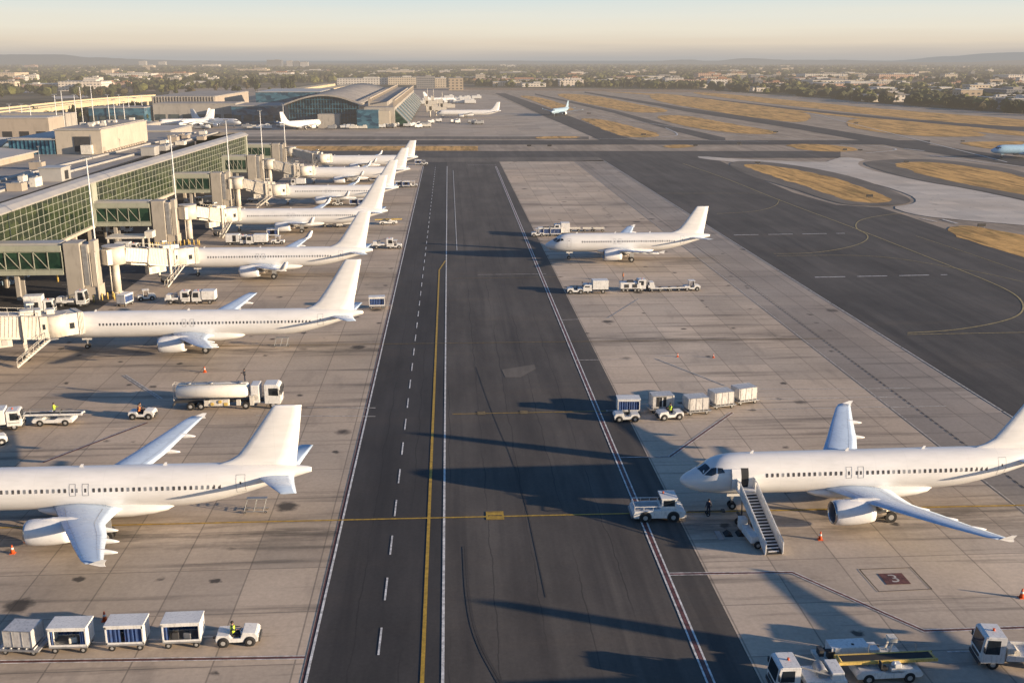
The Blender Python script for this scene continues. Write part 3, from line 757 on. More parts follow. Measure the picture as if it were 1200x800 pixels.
        for q, w_ in ((5.2, .43), (A(32.0), .42)):
            if q < 6 and door_open: continue
            d = MB(); lo, hi = (3.05, 4.95) if q < 6 else (3.5, 5.25)
            frame(q-w_, q+w_, lo, hi, .02); dd = d.build('door', 'steel', fus); d = MB(); d.poly([P2(q-.08, 4.4), P2(q+.08, 4.4), P2(q+.08, 4.65), P2(q-.08, 4.65)]); d.build('window', 'pwin', dd)
        if door_open:
            d = MB(); zz = [3.02+k*(5.0-3.02)/6 for k in range(7)]
            for za, zb in zip(zz, zz[1:]): d.poly([P2(5.62, za, .015), P2(6.36, za, .015), P2(6.36, zb, .015), P2(5.62, zb, .015)])
            d.build('door_opening', 'dark', fus)
            d = MB(); rg = []
            for za in zz: 
                p = surf(5.2, -theta(5.2, za), .22); rg.append([(4.66, p.y, za), (5.55, p.y, za), (5.55, p.y-.10, za), (4.66, p.y-.10, za)])
            d.loft(rg, smooth=False); d.beam((5.5, -1.95, 4.1), (5.75, -1.8, 4.1), .08, .08); d.build('open_door', mat, fus)
    # cockpit glazing
    for s in (-1, 1):
        for qd in ([(1.62, 8), (2.42, 6), (2.72, 40), (2.02, 52)], [(2.12, 56), (2.82, 42), (3.28, 46), (3.2, 66), (2.75, 68)], [(3.4, 48), (3.85, 52), (4.05, 66), (3.36, 66)]):
            m = MB(); c = Vector((0, 0, 0)); cen = (sum(a for a, b in qd)/len(qd), sum(b for a, b in qd)/len(qd))
            cv = m.bm.verts.new(surf(cen[0], s*R(cen[1]), .03)); ring = []
            for (a0, b0), (a1, b1) in zip(qd, qd[1:]+qd[:1]):
                for t in (0, .34, .67): ring.append(m.bm.verts.new(surf(a0+(a1-a0)*t, s*R(b0+(b1-b0)*t), .02)))
            for a, b in zip(ring, ring[1:]+ring[:1]): m.bm.faces.new((cv, a, b))
            m.build('cockpit_window', 'glass', root)
    if gear:
        g = thing('nose_gear', None, None); g.parent = root; g.location = (5.4, 0, 0)
        m = MB(); m.tube((0, 0, .38), (-.1, 0, 2.2), .09, n=10); m.tube((0, -.28, .38), (0, .28, .38), .05, n=8); m.beam((.05, 0, 1.2), (.9, 0, 2.1), .07, .07); m.box((0, 0, 1.25), (.3, .16, .3)); m.build('strut', 'strut', g)
        for y in (-.25, .25):
            m = MB(); m.tube((0, y-.1, .38), (0, y+.1, .38), .38, n=20); m.build('wheel', 'rubber', g); 
            m = MB(); m.tube((0, y-.108, .38), (0, y+.108, .38), .17, n=14); m.build('rim', 'rim', g)
        for y in (-.42, .42):
            m = MB(); m.box((.1, y, 1.75), (1.5, .03, .5)); m.build('gear_door', mat, g)
        for s in (-1, 1):
            g = thing('main_gear', None, None); g.parent = root; g.location = (X(19.9), s*3.8, 0)
            m = MB(); m.tube((0, 0, .58), (-.15, s*-.1, 2.6), .14, n=10); m.tube((0, -.55, .58), (0, .55, .58), .08, n=8); m.beam((0, 0, 1.3), (0, s*-1.6, 2.4), .12, .12); m.box((.05, s*.35, 1.7), (.9, .05, 1.5)); m.build('strut', 'strut', g)
            for y in (-.45, .45):
                m = MB(); m.tube((0, y-.19, .58), (0, y+.19, .58), .58, n=22); m.build('wheel', 'rubber', g)
                m = MB(); m.tube((0, y-.2, .58), (0, y+.2, .58), .27, n=16); m.build('rim', 'rim', g)
    return root
gateg = 'airplanes parked nose-in at the terminal gates'
airplane('white airliner in the left foreground, nose out of frame, nearest of the gate row', (-52.5, 94.0, 0))
airplane('long white airliner second in the gate row, behind the fuel tanker', (-62.4, 158.2, 0), R(.2), 4.6, 5.2, tip=None, fin=1.32)
airplane('white airliner third in the gate row, with an upturned near wingtip', (-58.3, 213.8, 0), 0, 1.9, 1.4, tip='sharklet', fin=1.25)
airplane('white airliner fourth in the gate row with upturned wingtips', (-61, 271.8, 0), 0, 2.4, 3.4, tip='sharklet', fin=1.45)
airplane('white airliner fifth in the gate row with upturned wingtips', (-56, 323.5, 0), 0, 1.3, 0, tip='sharklet', fin=1.3)
airplane('white airliner sixth in the gate row, last but one before the grass strip', (-55, 379.5, 0), 0, 0, 1.9, windows=False, tip='sharklet', fin=1.15)
airplane('white airliner farthest along the gate row, next to the cross taxiway', (-54, 427, 0), 0, .3, 2.2, windows=False, tip='sharklet')
airplane('white airliner on the right with its front door open and boarding stairs against it', (22.4, 93.6, 0), R(.6), .1, .2, door_open=True)
airplane('white airliner alone in the middle of the right apron, beyond the rows of baggage carts', (21.2, 227.5, 0), 0, -.9, -.2)
airplane('white airliner mostly below the lower right corner, casting its shadow on the loader', (29.5, 53.0, 0), R(1), 0, 0, windows=False)
# far aircraft
airplane('distant white airliner at the second terminal, tail towards the runway', (-10, 817, 0), R(1), 4, 8, windows=False, tip=None, detail=False)
airplane('distant pale blue airliner taxiing across the far apron', (*G(646, 136.5), 0), R(62), 0, 0, mat='paleblue', windows=False, detail=False, wmat='paleblue', fin=.85)
airplane('light blue airliner cut by the right edge on the curved taxiway', (*G(1160, 185), 0), R(-3), 0, 0, mat='blueplane', windows=False, detail=False, wmat='blueplane')
airplane('distant white airliner with its tail left of the masts, by the low glass pier', (*G(283, 150), 0), R(160), 0, 0, windows=False, detail=False)
airplane('distant white airliner in front of the arched glass hall', (*G(379, 150), 0), R(232), 0, 0, windows=False, detail=False)
airplane('distant white airliner seen nose-on, farthest left of the second terminal', (*G(210, 151.5), 0), R(70), 0, 0, windows=False, detail=False)
airplane('small distant white airliner farthest left, half hidden behind the tan block', (*G(183, 150.5), 0), R(15), 0, 0, windows=False, detail=False)
for k, (px, py, rz) in ((1, (536, 121, 200)),):
    airplane(['tiny white airliner at the far end of the second terminal, left one of the trio', 'tiny white airliner at the far end of the second terminal, right one of the trio', 'tiny white airliner behind the second terminal roof'][k], (*G(px, py), 0), R(rz), 0, 0, windows=False, detail=False)

# ================================================================== TERMINAL
def lerp(a, b, t): return tuple(x+(y-x)*t for x, y in zip(a, b))
FA = [(-86, 60), (-86, 250), (-79, 411)]      # facade line
def fx(Y):
    for (x0, y0), (x1, y1) in zip(FA, FA[1:]):
        if y0 <= Y <= y1: return x0+(x1-x0)*(Y-y0)/(y1-y0)
    return -86
term = thing('terminal_building', 'long terminal with green glass curtain wall under a silver roof edge, left side', 'terminal', (-86, 250, 0))
ro = Vector((-86, 250, 0))
def tb(m, name, mat): 
    o = m.build(name, mat, term); o.location = -ro; return o
m = MB()
for (a, b) in ((60, 250), (250, 411)):
    m.poly([(fx(a), a, 5.2), (fx(b), b, 5.2), (fx(b), b, 15.1), (fx(a), a, 15.1)])
m.poly([(-79, 411, 5.2), (-99, 414, 5.2), (-99, 414, 15.1), (-79, 411, 15.1)])
tb(m, 'glass_wall', 'gglass')
m = MB(); Y = 62.; k = 0
while Y < 411:
    x = fx(Y)+.10; m.box((x, Y, 10.15), (.10, .085, 9.9)); Y += 2.9
for z in [5.3+1.63*k for k in range(7)]:
    for a, b in ((60, 250), (250, 411)):
        m.beam((fx(a)+.12, a, z), (fx(b)+.12, b, z), .08, .08)
tb(m, 'mullions', 'mullion')
m = MB()
for Y, w in ((252.5, 3.6), (160, 3.2), (409.5, 2.)):
    m.box((fx(Y)+.2, Y, 10.1), (.7, w, 10.2))
tb(m, 'pier', 'greenframe')
m = MB(); Y = 66
while Y < 411:
    m.box((fx(Y)-2.2, Y, 2.5), (.8, 1.0, 5.0)); Y += 9.9
tb(m, 'column', 'beige')
m = MB()
for a, b in ((60, 250), (250, 411)):
    m.beam((fx(a)-1.4, a, 4.85), (fx(b)-1.4, b, 4.85), 3.6, .66)
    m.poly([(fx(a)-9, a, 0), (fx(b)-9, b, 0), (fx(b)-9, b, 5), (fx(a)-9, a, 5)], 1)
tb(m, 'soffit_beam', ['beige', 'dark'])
# roof edge: sloping silver fascia, gutter, roof slab
m = MB()
for a, b in ((60, 250), (250, 411)):
    def sec(Y): x = fx(Y); return [(x+.9, Y, 15.1), (x+1.0, Y, 15.45), (x-.2, Y, 16.15), (x-1.8, Y, 16.5), (x-2.2, Y, 16.3), (x-.2, Y, 15.1)]
    m.loft([sec(a), sec(b)], smooth=False)
tb(m, 'roof_edge', 'fascia')
m = MB()
for a, b in ((60, 250), (250, 411.5)):
    m.poly([(fx(a)-2.2, a, 16.2), (fx(b)-2.2, b, 16.2), (fx(b)-3.0, b, 16.2), (fx(a)-3.0, a, 16.2)], 1)
    m.poly([(fx(a)-3.0, a, 16.45), (fx(b)-3.0, b, 16.45), (fx(b)-(38 if b > 300 else 50), b, 16.45), (fx(a)-50, a, 16.45)])
    m.poly([(fx(a)-3.0, a, 16.2), (fx(b)-3.0, b, 16.2), (fx(b)-3.0, b, 16.45), (fx(a)-3.0, a, 16.45)], 1)
m.poly([(-79, 412, 16.4), (-117, 411.8, 16.4), (-117, 411.8, 0), (-99, 411.8, 0), (-99, 411.8, 15), (-79, 412, 15)])
tb(m, 'roof', ['roofgrey', 'dark'])
m = MB()
for a, b in ((60, 250), (250, 405)):
    for dx in (9.2, 17.5): m.beam((fx(a)-dx, a, 16.75), (fx(b)-dx, b, 16.75), .5, .5)
tb(m, 'roof_duct', 'fascia')
# things standing on the roof
r2 = random.Random(3)
units = []
for k in range(22):
    Y = 175+r2.random()*225; dx = r2.choice((6, 7, 12, 13, 15, 21, 24)); w, d, h = r2.uniform(1.2, 3.6), r2.uniform(1.5, 4.5), r2.uniform(.8, 2.0)
    m = MB(); m.box((0, 0, h/2), (w, d, h), bev=.05); m.box((0, 0, h+.08), (w*.5, d*.5, .16), mi=1); m.tube((w*.2, 0, h), (w*.2, 0, h+.35), .3, n=10, mi=1)
    o = m.build('rooftop_unit', [r2.choice(['gcream', 'fascia', 'tan']), 'steel'], term); o.location = (fx(Y)-dx-86*0+86, Y-250, 16.45)
m = MB(); m.box((0, 0, 1.5), (5, 6, 3), bev=.08); m.box((2.6, 0, 1.3), (.1, 2, 2.0), mi=1); m.box((0, 0, 3.1), (5.4, 6.4, .2)); o = m.build('roof_penthouse', ['fascia', 'dark'], term); o.location = (-6, -3, 16.4)
m = MB(); m.box((0, 0, 1.2), (4, 5, 2.4), bev=.08); m.box((0, 0, 2.5), (4.3, 5.3, .2)); o = m.build('roof_penthouse', ['fascia'], term); o.location = (-2.2, 62, 16.4)
m = MB(); m.box((0, 0, .5), (8, 26, .12)); m.box((0, 0, .2), (7, 25, .4), mi=1); o = m.build('roof_skylight', ['bglass', 'fascia'], term); o.location = (-24, -12, 16.5)
for Y in (200, 232, 262, 300):
    m = MB(); m.tube((0, 0, 0), (0, 0, 6.5), .09, .05, n=6); m.box((0, 0, 6.6), (.5, .2, .2)); o = m.build('roof_light', 'steel', term); o.location = (-15, Y-250, 16.4)

# building blocks behind the roof
def box_building(name, label, cat, x0, x1, y0, y1, z0, z1, wall, roof, extra=None):
    t = thing(name, label, cat, ((x0+x1)/2, (y0+y1)/2, 0)); w, d = x1-x0, y1-y0
    m = MB(); m.box((0, 0, (z0+z1)/2), (w, d, z1-z0)); m.build('wall', wall, t)
    m = MB(); m.box((0, 0, z1+.15), (w+.5, d+.5, .3)); m.box((0, 0, z1+.42), (w-1, d-1, .24), mi=1); m.build('roof', ['fascia', roof], t)
    if extra: extra(t, w, d, z0, z1)
    return t
def blk(t, w, d, z0, z1):
    m = MB(); m.box((1.2, -d/2-.05, 19.4), (5, .3, 4.4)); m.build('dark_recess', 'dsteel', t)
    m = MB(); m.box((2.6, -d/2-1.2, 17.9), (3, 2.2, 2.6), bev=.05); m.build('plant_box', 'gcream', t)
    m = MB(); 
    for k in range(9): m.box((r2.uniform(-w/2+2, w/2-2), r2.uniform(-d/2+2, d/2-2), z1+.9), (r2.uniform(.8, 2), r2.uniform(.8, 2), .8))
    m.build('roof_vents', 'gcream', t)
    m = MB(); 
    for k in range(16):
        m.box((w/2+.5, -d/2+2+k*2.6, 16.9), (.5, 1.4, .5))
    m.build('planter_row', 'tan', t)
box_building('plant_building', 'plain beige block with a dark recess, standing on the terminal roof', 'building', -116.5, -103.2, 316, 364, 0, 23.4, 'beige', 'roofgrey', blk)
def bgl(t, w, d, z0, z1):
    m = MB()
    for k in range(12): m.box((-w/2+w*k/11, -d/2-.1, (z1+5)/2), (.2, .2, z1-5))
    for z in (12, 15, 18): m.box((0, -d/2-.12, z), (w, .15, .15))
    m.build('mullions', 'bglass', t)
box_building('glass_hall', 'blue shaded glass hall left of the beige block', 'building', -130, -117, 316, 350, 0, 20.6, 'bglass', 'rooflight', bgl)
t = thing('lounge_building', 'low tan roofed hall with pitched roof at the left edge', 'building', (-142, 285, 0))
m = MB(); m.box((0, 0, 9), (46, 40, 18)); m.build('wall', 'tan', t)
m = MB(); m.prof([(-24, 18.), (24, 18.), (24, 18.4), (3, 20.2), (-24, 18.6)], -21, 21); m.build('roof', 'rooflight', t)
m = MB()
for k in range(4): m.box((24.2, -14+k*8, 14.5), (.6, 3, 3))
m.build('window', 'dark', t)
t = thing('canopy_building', 'wide pale roof with a curved blue glass edge beyond the tan hall', 'building', (-178, 345, 0))
m = MB(); m.box((0, 0, 8), (74, 40, 16)); m.build('wall', 'bglass', t)
m = MB(); m.loft([[(-40, -23, 17.2), (40, -23, 15.8), (40, -23, 16.5), (-40, -23, 18)], [(-40, 0, 19.), (36, 0, 18.2), (36, 0, 18.9), (-40, 0, 19.8)], [(-40, 23, 18.), (40, 23, 17), (40, 23, 17.7), (-40, 23, 18.7)]]); m.build('roof', 'rooflight', t)
k = 0
for (px, py, w, d, h, wl, rf, lab) in ((20, 163, 46, 24, 12, 'tan', 'rooflight', 'low tan shed behind the glass hall, left edge'), (48, 152, 40, 20, 10, 'conc_wall', 'roofgrey', 'grey flat shed with dark openings beyond the canopy roof'),
      (148, 160, 30, 40, 7, 'conc_wall', 'roofgrey', 'grey sloping roofed shed right of the beige block'), (186, 166, 26, 46, 7, 'conc_wall', 'rooflight', 'low grey wedge shed next to the far end of the terminal roof'), (12, 152, 60, 18, 9, 'tan', 'roofgrey', 'long low tan shed at the left edge under the ramp')):
    x, y = G(px, py); t = box_building('service_shed', lab, 'shed', x-w/2, x+w/2, y-d/2, y+d/2, 0, h, wl, rf)
    m = MB()
    for q in range(5): m.box((-w/2+w*(q+.5)/5, -d/2-.06, 3), (w/9, .2, 4))
    m.build('opening', 'dark', t)

# fixed walkways, pylons, masts
PY = [194.5, 253, 317, 375, 428]
ords = ['nearest', 'second nearest', 'middle', 'second farthest', 'farthest']
for i, Y in enumerate(PY):
    x0 = fx(Y)-.2; x1 = -72.3; L_ = x1-x0
    t = thing('walkway', f'glazed green elevated walkway from terminal to boarding tower, {ords[i]} of the five', 'walkway', ((x0+x1)/2, Y, 0), 0, 'glazed walkways')
    m = MB(); m.box((0, 0, 9.85), (L_, 4.4, 1.1), bev=.05); m.box((0, 0, 10.6), (L_-.4, 3.4, .4), mi=1); m.build('roof', ['greenframe', 'fascia'], t)
    m = MB(); m.box((0, 0, 5.3), (L_, 4.3, .9)); m.box((-L_/2+.5, 0, 7.5), (1.0, 4.36, 5.3)); m.build('floor_beam', 'greenframe', t)
    m = MB(); m.box((0, 0, 7.5), (L_-.1, 3.9, 3.6)); m.build('glass_side', 'gglass2', t)
    n = 5
    for s in (-1, 1):
        m = MB(); m.beam((-L_/2+1, s*2.0, 9.2), (L_/2, s*2.0, 9.2), .1, .14); m.beam((-L_/2+1, s*2.0, 5.9), (L_/2, s*2.0, 5.9), .1, .14)
        for k in range(n+1): m.box((-L_/2+1+(L_-1)*k/n, s*2.0, 7.5), (.14, .14, 3.6))
        for k in range(n-1): m.beam((-L_/2+1+(L_-1)*k/n, s*2.02, 9.2), (-L_/2+1+(L_-1)*(k+1)/n, s*2.02, 5.9), .10, .10)
        m.build('truss', 'greenframe', t)
    m = MB(); m.box((-L_/2+5, 1.2, 2.4), (.7, .7, 4.8)); m.box((-L_/2+5, -1.2, 2.4), (.7, .7, 4.8)); m.build('column', 'conc_wall', t)
    t = thing('boarding_tower', f'beige boarding tower at the end of the walkway, {ords[i]} of the five', 'tower', (-70, Y, 0), 0, 'boarding towers')
    m = MB(); m.box((-.4, 0, 5.4), (3.0, 4.2, 10.8), bev=.08); m.build('core', 'towerg', t)
    m = MB(); m.box((1.75, .3, 5.3), (1.3, 3.6, 10.2), bev=.06); m.box((2.9, .5, 5.5), (1.0, 2.6, 10.9), bev=.06); m.build('shaft', 'towerg', t)
    m = MB(); m.box((1.72, -1.6, 6.5), (.9, .2, 7.5)); m.build('louvre', 'steel', t)
    m = MB(); m.box((2.4, .3, 1.2), (2.2, 4.2, 2.4)); m.build('base', 'beige', t)
    m = MB(); m.tube((3.7, -1.9, 0), (3.7, -1.9, 9), .12, n=8); m.tube((3.7, -1.3, 0), (3.7, -1.3, 9), .08, n=8); m.build('pipe', 'jet', t)
    t = thing('light_mast', f'thin pale light mast rising over the boarding tower, {ords[i]} of the five', 'light mast', (-67.2 if i else -67.6, Y+2.9, 0), 0, 'light masts along the stands')
    m = MB(); m.tube((0, 0, 0), (0, 0, 26), .20, .11, n=10); m.build('pole', 'gwhite', t)
    m = MB(); m.box((0, 0, 26), (1.4, .25, .15)); 
    for q in (-.7, 0, .7): m.box((q*.8, -.2, 26.15), (.35, .35, .2))
    m.build('lamp_head', 'steel', t)
    if i < 3:
        for k in range(16 if i < 2 else 8):
            bx = -72.3+k*.72 if k < 9 else -65.6+(k-9)*.75; by = Y-4.3-(k % 2)*.7 if k < 9 else Y-2.4+(k % 3)*.8
            b = MB(); b.tube((0, 0, 0), (0, 0, 1.25), .13, n=10); b.tube((0, 0, 1.25), (0, 0, 1.32), .13, .05, n=10)
            o = b.build('bollard', 'yellow'); o.location = (bx, by, 0)
            tag(o, f'yellow steel bollard guarding the foot of the {ords[i]} boarding tower', 'bollard', f'yellow bollards at the {ords[i]} boarding tower')
for k, (px, py, h) in enumerate(((68, 320, 3.4), (175, 272, 3.2))):
    x, y = G(px, py+10); b = MB(); b.tube((0, 0, 0), (0, 0, h), .2, n=10); b.tube((0, 0, h), (0, 0, h+.15), .2, .08, n=10)
    o = b.build('bollard', 'yellow' if not k else 'gwhite'); o.location = (x, y, 0); tag(o, ['tall yellow post alone on the dark service road', 'tall white post left of the second boarding tower'][k], 'post')
x, y = G(78, 350); b = MB(); b.tube((0, 0, 0), (0, 0, 1.6), .6, .5, n=14); b.tube((0, 0, 1.6), (0, 0, 2.0), .5, .1, n=14); o = b.build('waste_tank', 'gwhite'); o.location = (x, y+2, 0); tag(o, 'small white tank beside the tall yellow post', 'tank')

def jet_bridge(rot, cab, label, k):
    rx, ry = rot; cx, cy = cab; L_ = math.hypot(cx-rx, cy-ry); rz = math.atan2(cy-ry, cx-rx)
    t = thing('jet_bridge', label, 'jet bridge', (rx, ry, 0), rz, 'jet bridges')
    zr, zc = 7.4, 5.0          # tunnel centre heights
    m = MB(); m.tube((0, 0, zr-1.6), (0, 0, zr+1.6), 2.0, n=28); m.tube((0, 0, zr+1.6), (0, 0, zr+1.9), 2.15, n=28, mi=1); m.box((-1.9, 0, zr), (1.2, 2.8, 2.9)); m.build('rotunda', ['jet', 'jetgrey'], t)
    m = MB(); m.tube((0, 0, 0), (0, 0, zr-1.6), .75, .7, n=18); m.tube((0, 0, 0), (0, 0, .3), 1.0, n=18); m.tube((-1.2, 0, 0), (-1.2, 0, zr-1.6), .1, n=8); m.build('support_column', 'jet', t)
    def pt(u, dz=0, y=0): return Vector((1.6+(L_-1.6-2.2)*u, y, zr+(zc-zr)*u+dz))
    m = MB(); m.beam(pt(0), pt(.5), 2.7, 2.6); 
    for q in range(8):
        u = .03+.44*q/8; m.beam(pt(u), pt(u+.01), 2.8, 2.7)
    m.beam(pt(0, 1.36), pt(.5, 1.36), 2.2, .1, mi=1); m.build('inner_tunnel', ['jet', 'jetgrey'], t)
    m = MB(); m.beam(pt(.42), pt(1), 3.2, 3.05); n = 18
    for q in range(n):
        u = .43+.55*q/n; m.beam(pt(u), pt(u+.55/n*.35), 3.34, 3.12)
    m.beam(pt(.42, 1.62), pt(1, 1.62), 2.6, .12, mi=1); m.beam(pt(.42, -1.68), pt(1, -1.68), 3.3, .3); m.build('outer_tunnel', ['jet', 'jetgrey'], t)
    m = MB(); m.beam(pt(.1, -1.75, -.9), pt(.75, -1.75, -.9), .25, .35); m.beam(pt(.1, -1.75, .9), pt(.75, -1.75, .9), .25, .35); m.build('cable_rail', 'jet', t)
    c = pt(1); ang = -rz      # cab turns towards the hull (world +Y)
    m = MB(); m.tube((c.x+1.3, 0, zc-1.6), (c.x+1.3, 0, zc+1.6), 1.95, n=26); m.tube((c.x+1.3, 0, zc+1.6), (c.x+1.3, 0, zc+1.75), 1.8, n=26, mi=1); m.box((c.x-.3, 0, zc), (1.0, 3.5, 3.45)); m.build('cab', ['jet', 'jetgrey'], t)
    d = Vector((math.cos(ang+R(38)), math.sin(ang+R(38)), 0)); a = Vector((c.x+1.3, 0, zc))
    m = MB(); m.beam(a+d*.8, a+d*3.0, 3.2, 3.3); m.build('cab_hood', 'jet', t)
    m = MB(); 
    for q in range(4): m.beam(a+d*(3.0+q*.22), a+d*(3.12+q*.22), 3.5-q*.05, 3.5-q*.05)
    m.beam(a+d*3.0, a+d*3.75, 3.2, 3.2); m.build('bellows', 'gcream', t)
    m = MB()
    sd = d.cross(Vector((0, 0, 1))); p = a+d*2.0+sd*1.62; m.beam(p+Vector((0, 0, -.2))-d*.35, p+Vector((0, 0, -.2))+d*.35, .06, .9); p2 = Vector((c.x-.3, -1.78, zc+.2)); m.box(p2, (.35, .06, .8)); m.build('window', 'glass', t)
    # lift columns and bogie
    lx = pt(.82).x
    m = MB()
    for s in (-1, 1): m.box((lx, s*1.9, 4.2), (.4, .35, 6.0))
    m.box((lx, 0, 1.3), (.5, 4.0, .4)); m.box((lx, 0, 7.2-.2), (.35, 3.9, .3)); m.box((lx, 0, .9), (1.2, 1.0, .5)); m.build('lift_frame', 'jet', t)
    for s in (-1, 1):
        m = MB(); m.tube((lx, s*.75-.2, .55), (lx, s*.75+.2, .55), .55, n=18); m.tube((lx, s*.75-.21, .55), (lx, s*.75+.21, .55), .25, n=12, mi=1); m.build('wheel', ['rubber', 'rim'], t)
    m = MB(); p = pt(.6, -2.6, -.6); m.box(p, (4.0, 1.3, 1.4), bev=.05); m.box(p+Vector((-.8, -.67, 0)), (.8, .06, .9), mi=1); m.box(p+Vector((1.0, -.67, 0)), (.8, .06, .9), mi=1)
    for q in (-1.6, 1.6): m.beam(p+Vector((q, 0, .6)), p+Vector((q, 0, 1.2)), .12, .12)
    m.build('air_unit', ['jet', 'jetgrey'], t)
    # service stair down from the cab
    m = MB(); top = Vector((c.x+.2, -2.3, zc-1.5)); bot = Vector((c.x-4.6, -3.0, .1)); sx = Vector((0, -.95, 0))
    for o_ in (Vector((0, 0, 0)), sx):
        m.beam(top+o_, bot+o_, .07, .25); m.beam(top+o_+Vector((0, 0, 1)), bot+o_+Vector((0, 0, 1)), .06, .06)
        for q in range(7): p = top.lerp(bot, q/6)+o_; m.beam(p, p+Vector((0, 0, 1)), .05, .05)
    for q in range(14): p = top.lerp(bot, (q+.5)/14)+sx*.5; m.box(p, (.3, .9, .04), mi=1)
    m.box((c.x+.6, -2.4, zc-1.55), (1.6, 1.3, .1), mi=1); m.build('stair', ['jet', 'steel'], t)
    # roof equipment
    m = MB(); m.box(pt(.86, 2.0), (1.8, 1.6, .7), bev=.04); m.box(pt(.95, 2.1), (.8, 2.0, .9)); m.box((c.x+.9, .2, zc+2.1), (1.1, 1.3, .7)); m.tube(pt(.9, 1.6, .9), pt(.9, 3.1, .9), .06, n=6); m.box(pt(.9, 3.1, .9), (1.1, .7, .25))
    for s in (-1, 1):
        m.beam(pt(.45, 2.3, s*1.5), pt(.98, 2.3, s*1.5), .05, .05)
        for q in range(7): m.beam(pt(.46+.085*q, 1.6, s*1.5), pt(.46+.085*q, 2.3, s*1.5), .04, .04)
    m.build('roof_gear', 'gcream', t)
    return t
jet_bridge((-78, 145.5), (-59.2, 154.3), 'nearest jet bridge, cream and ribbed, cut by the left edge with stair to the ground', 0)
for i, (nx, ny) in enumerate(((-58.3, 213.8), (-61, 271.8), (-56, 323.5), (-55, 379.5), (-54, 427))):
    jet_bridge((-64.6, PY[i]+.6 + (3.2 if i == 0 else 2.5 if i == 1 else 0)), (nx+3.2, ny-3.4), f'cream jet bridge reaching the airplane from the {ords[i]} boarding tower', i)

# ================================================================== VEHICLES
wheel_cache = {}
def wheel(parent, x, y, r, w=.24):
    k = (r, w)
    if k not in wheel_cache:
        a = MB(); rr = [(-.5, .82), (-.5, .94), (-.36, 1.), (.36, 1.), (.5, .94), (.5, .82)]
        a.loft([[(r*q*math.cos(t), w*u, r*q*math.sin(t)) for t in [2*math.pi*i/20 for i in range(20)]] for u, q in rr]); A = a.build('wheel', 'rubber')
        b = MB(); b.tube((0, -w*.52, 0), (0, w*.52, 0), r*.46, n=14); b.tube((0, -w*.56, 0), (0, w*.56, 0), r*.2, n=8); B = b.build('rim', 'rim')
        wheel_cache[k] = (A.data, B.data); bpy.data.objects.remove(A); bpy.data.objects.remove(B)
    A, B = wheel_cache[k]
    o = bpy.data.objects.new('wheel', A); C.objects.link(o); o.parent = parent; o.location = (x, y, r)
    q = bpy.data.objects.new('rim', B); C.objects.link(q); q.parent = o
def wheels(t, xs, ty, r, w=.24):
    for x in xs:
        for s in (-1, 1): wheel(t, x, s*ty, r, w)

def tug(label, loc, rz=0., cab=False, group='baggage tugs'):
    t = thing('baggage_tug', label, 'baggage tug', (*loc, 0), rz, group)
    m = MB(); m.prof([(-1.55, .38), (1.6, .34), (1.68, .8), (1.5, 1.08), (.45, 1.18), (.38, .66), (-.35, .66), (-.5, .98), (-1.5, .98), (-1.6, .7)], -.78, .78, bev=.05)
    for s in (-1, 1):
        for x in (-1.0, 1.0): m.tube((x, s*.60, .40), (x, s*.785, .40), .46, n=18, mi=1)
    m.build('body', ['gwhite', 'dsteel'], t)
    m = MB(); m.box((0, 0, .36), (3.0, 1.2, .25)); m.box((-1.75, 0, .45), (.3, .12, .16)); m.box((1.72, 0, .45), (.1, 1.3, .3)); m.build('chassis', 'dsteel', t)
    m = MB(); m.box((-.12, -.3, .82), (.5, .5, .18), bev=.04); m.box((-.38, -.3, 1.12), (.14, .5, .5), bev=.04); m.build('seat', 'chair', t)
    m = MB(); m.tube((.55, -.3, .95), (.28, -.3, 1.22), .03, n=6); m.tube((.26, -.3, 1.24), (.29, -.3, 1.22), .19, n=14); m.build('steering_wheel', 'dsteel', t)
    wheels(t, (-1.0, 1.0), .72, .38, .26)
    m = MB(); m.box((1.665, 0, .66), (.05, .7, .22)); m.build('grille', 'dsteel', t)
    for s in (-1, 1):
        m = MB(); m.tube((1.62, s*.5, .82), (1.69, s*.5, .81), .1, n=10); m.build('headlight', 'rim', t)
    if cab:
        m = MB()
        for x in (-.5, .42):
            for s in (-1, 1): m.beam((x, s*.68, .9), (x*.95, s*.66, 1.95), .07, .07)
        m.box((-.04, 0, 1.98), (1.25, 1.5, .09), bev=.03); m.build('canopy', 'gwhite', t)
        m = MB(); m.box((.43, 0, 1.5), (.03, 1.25, .7)); m.build('windscreen', 'glass', t)
    return t
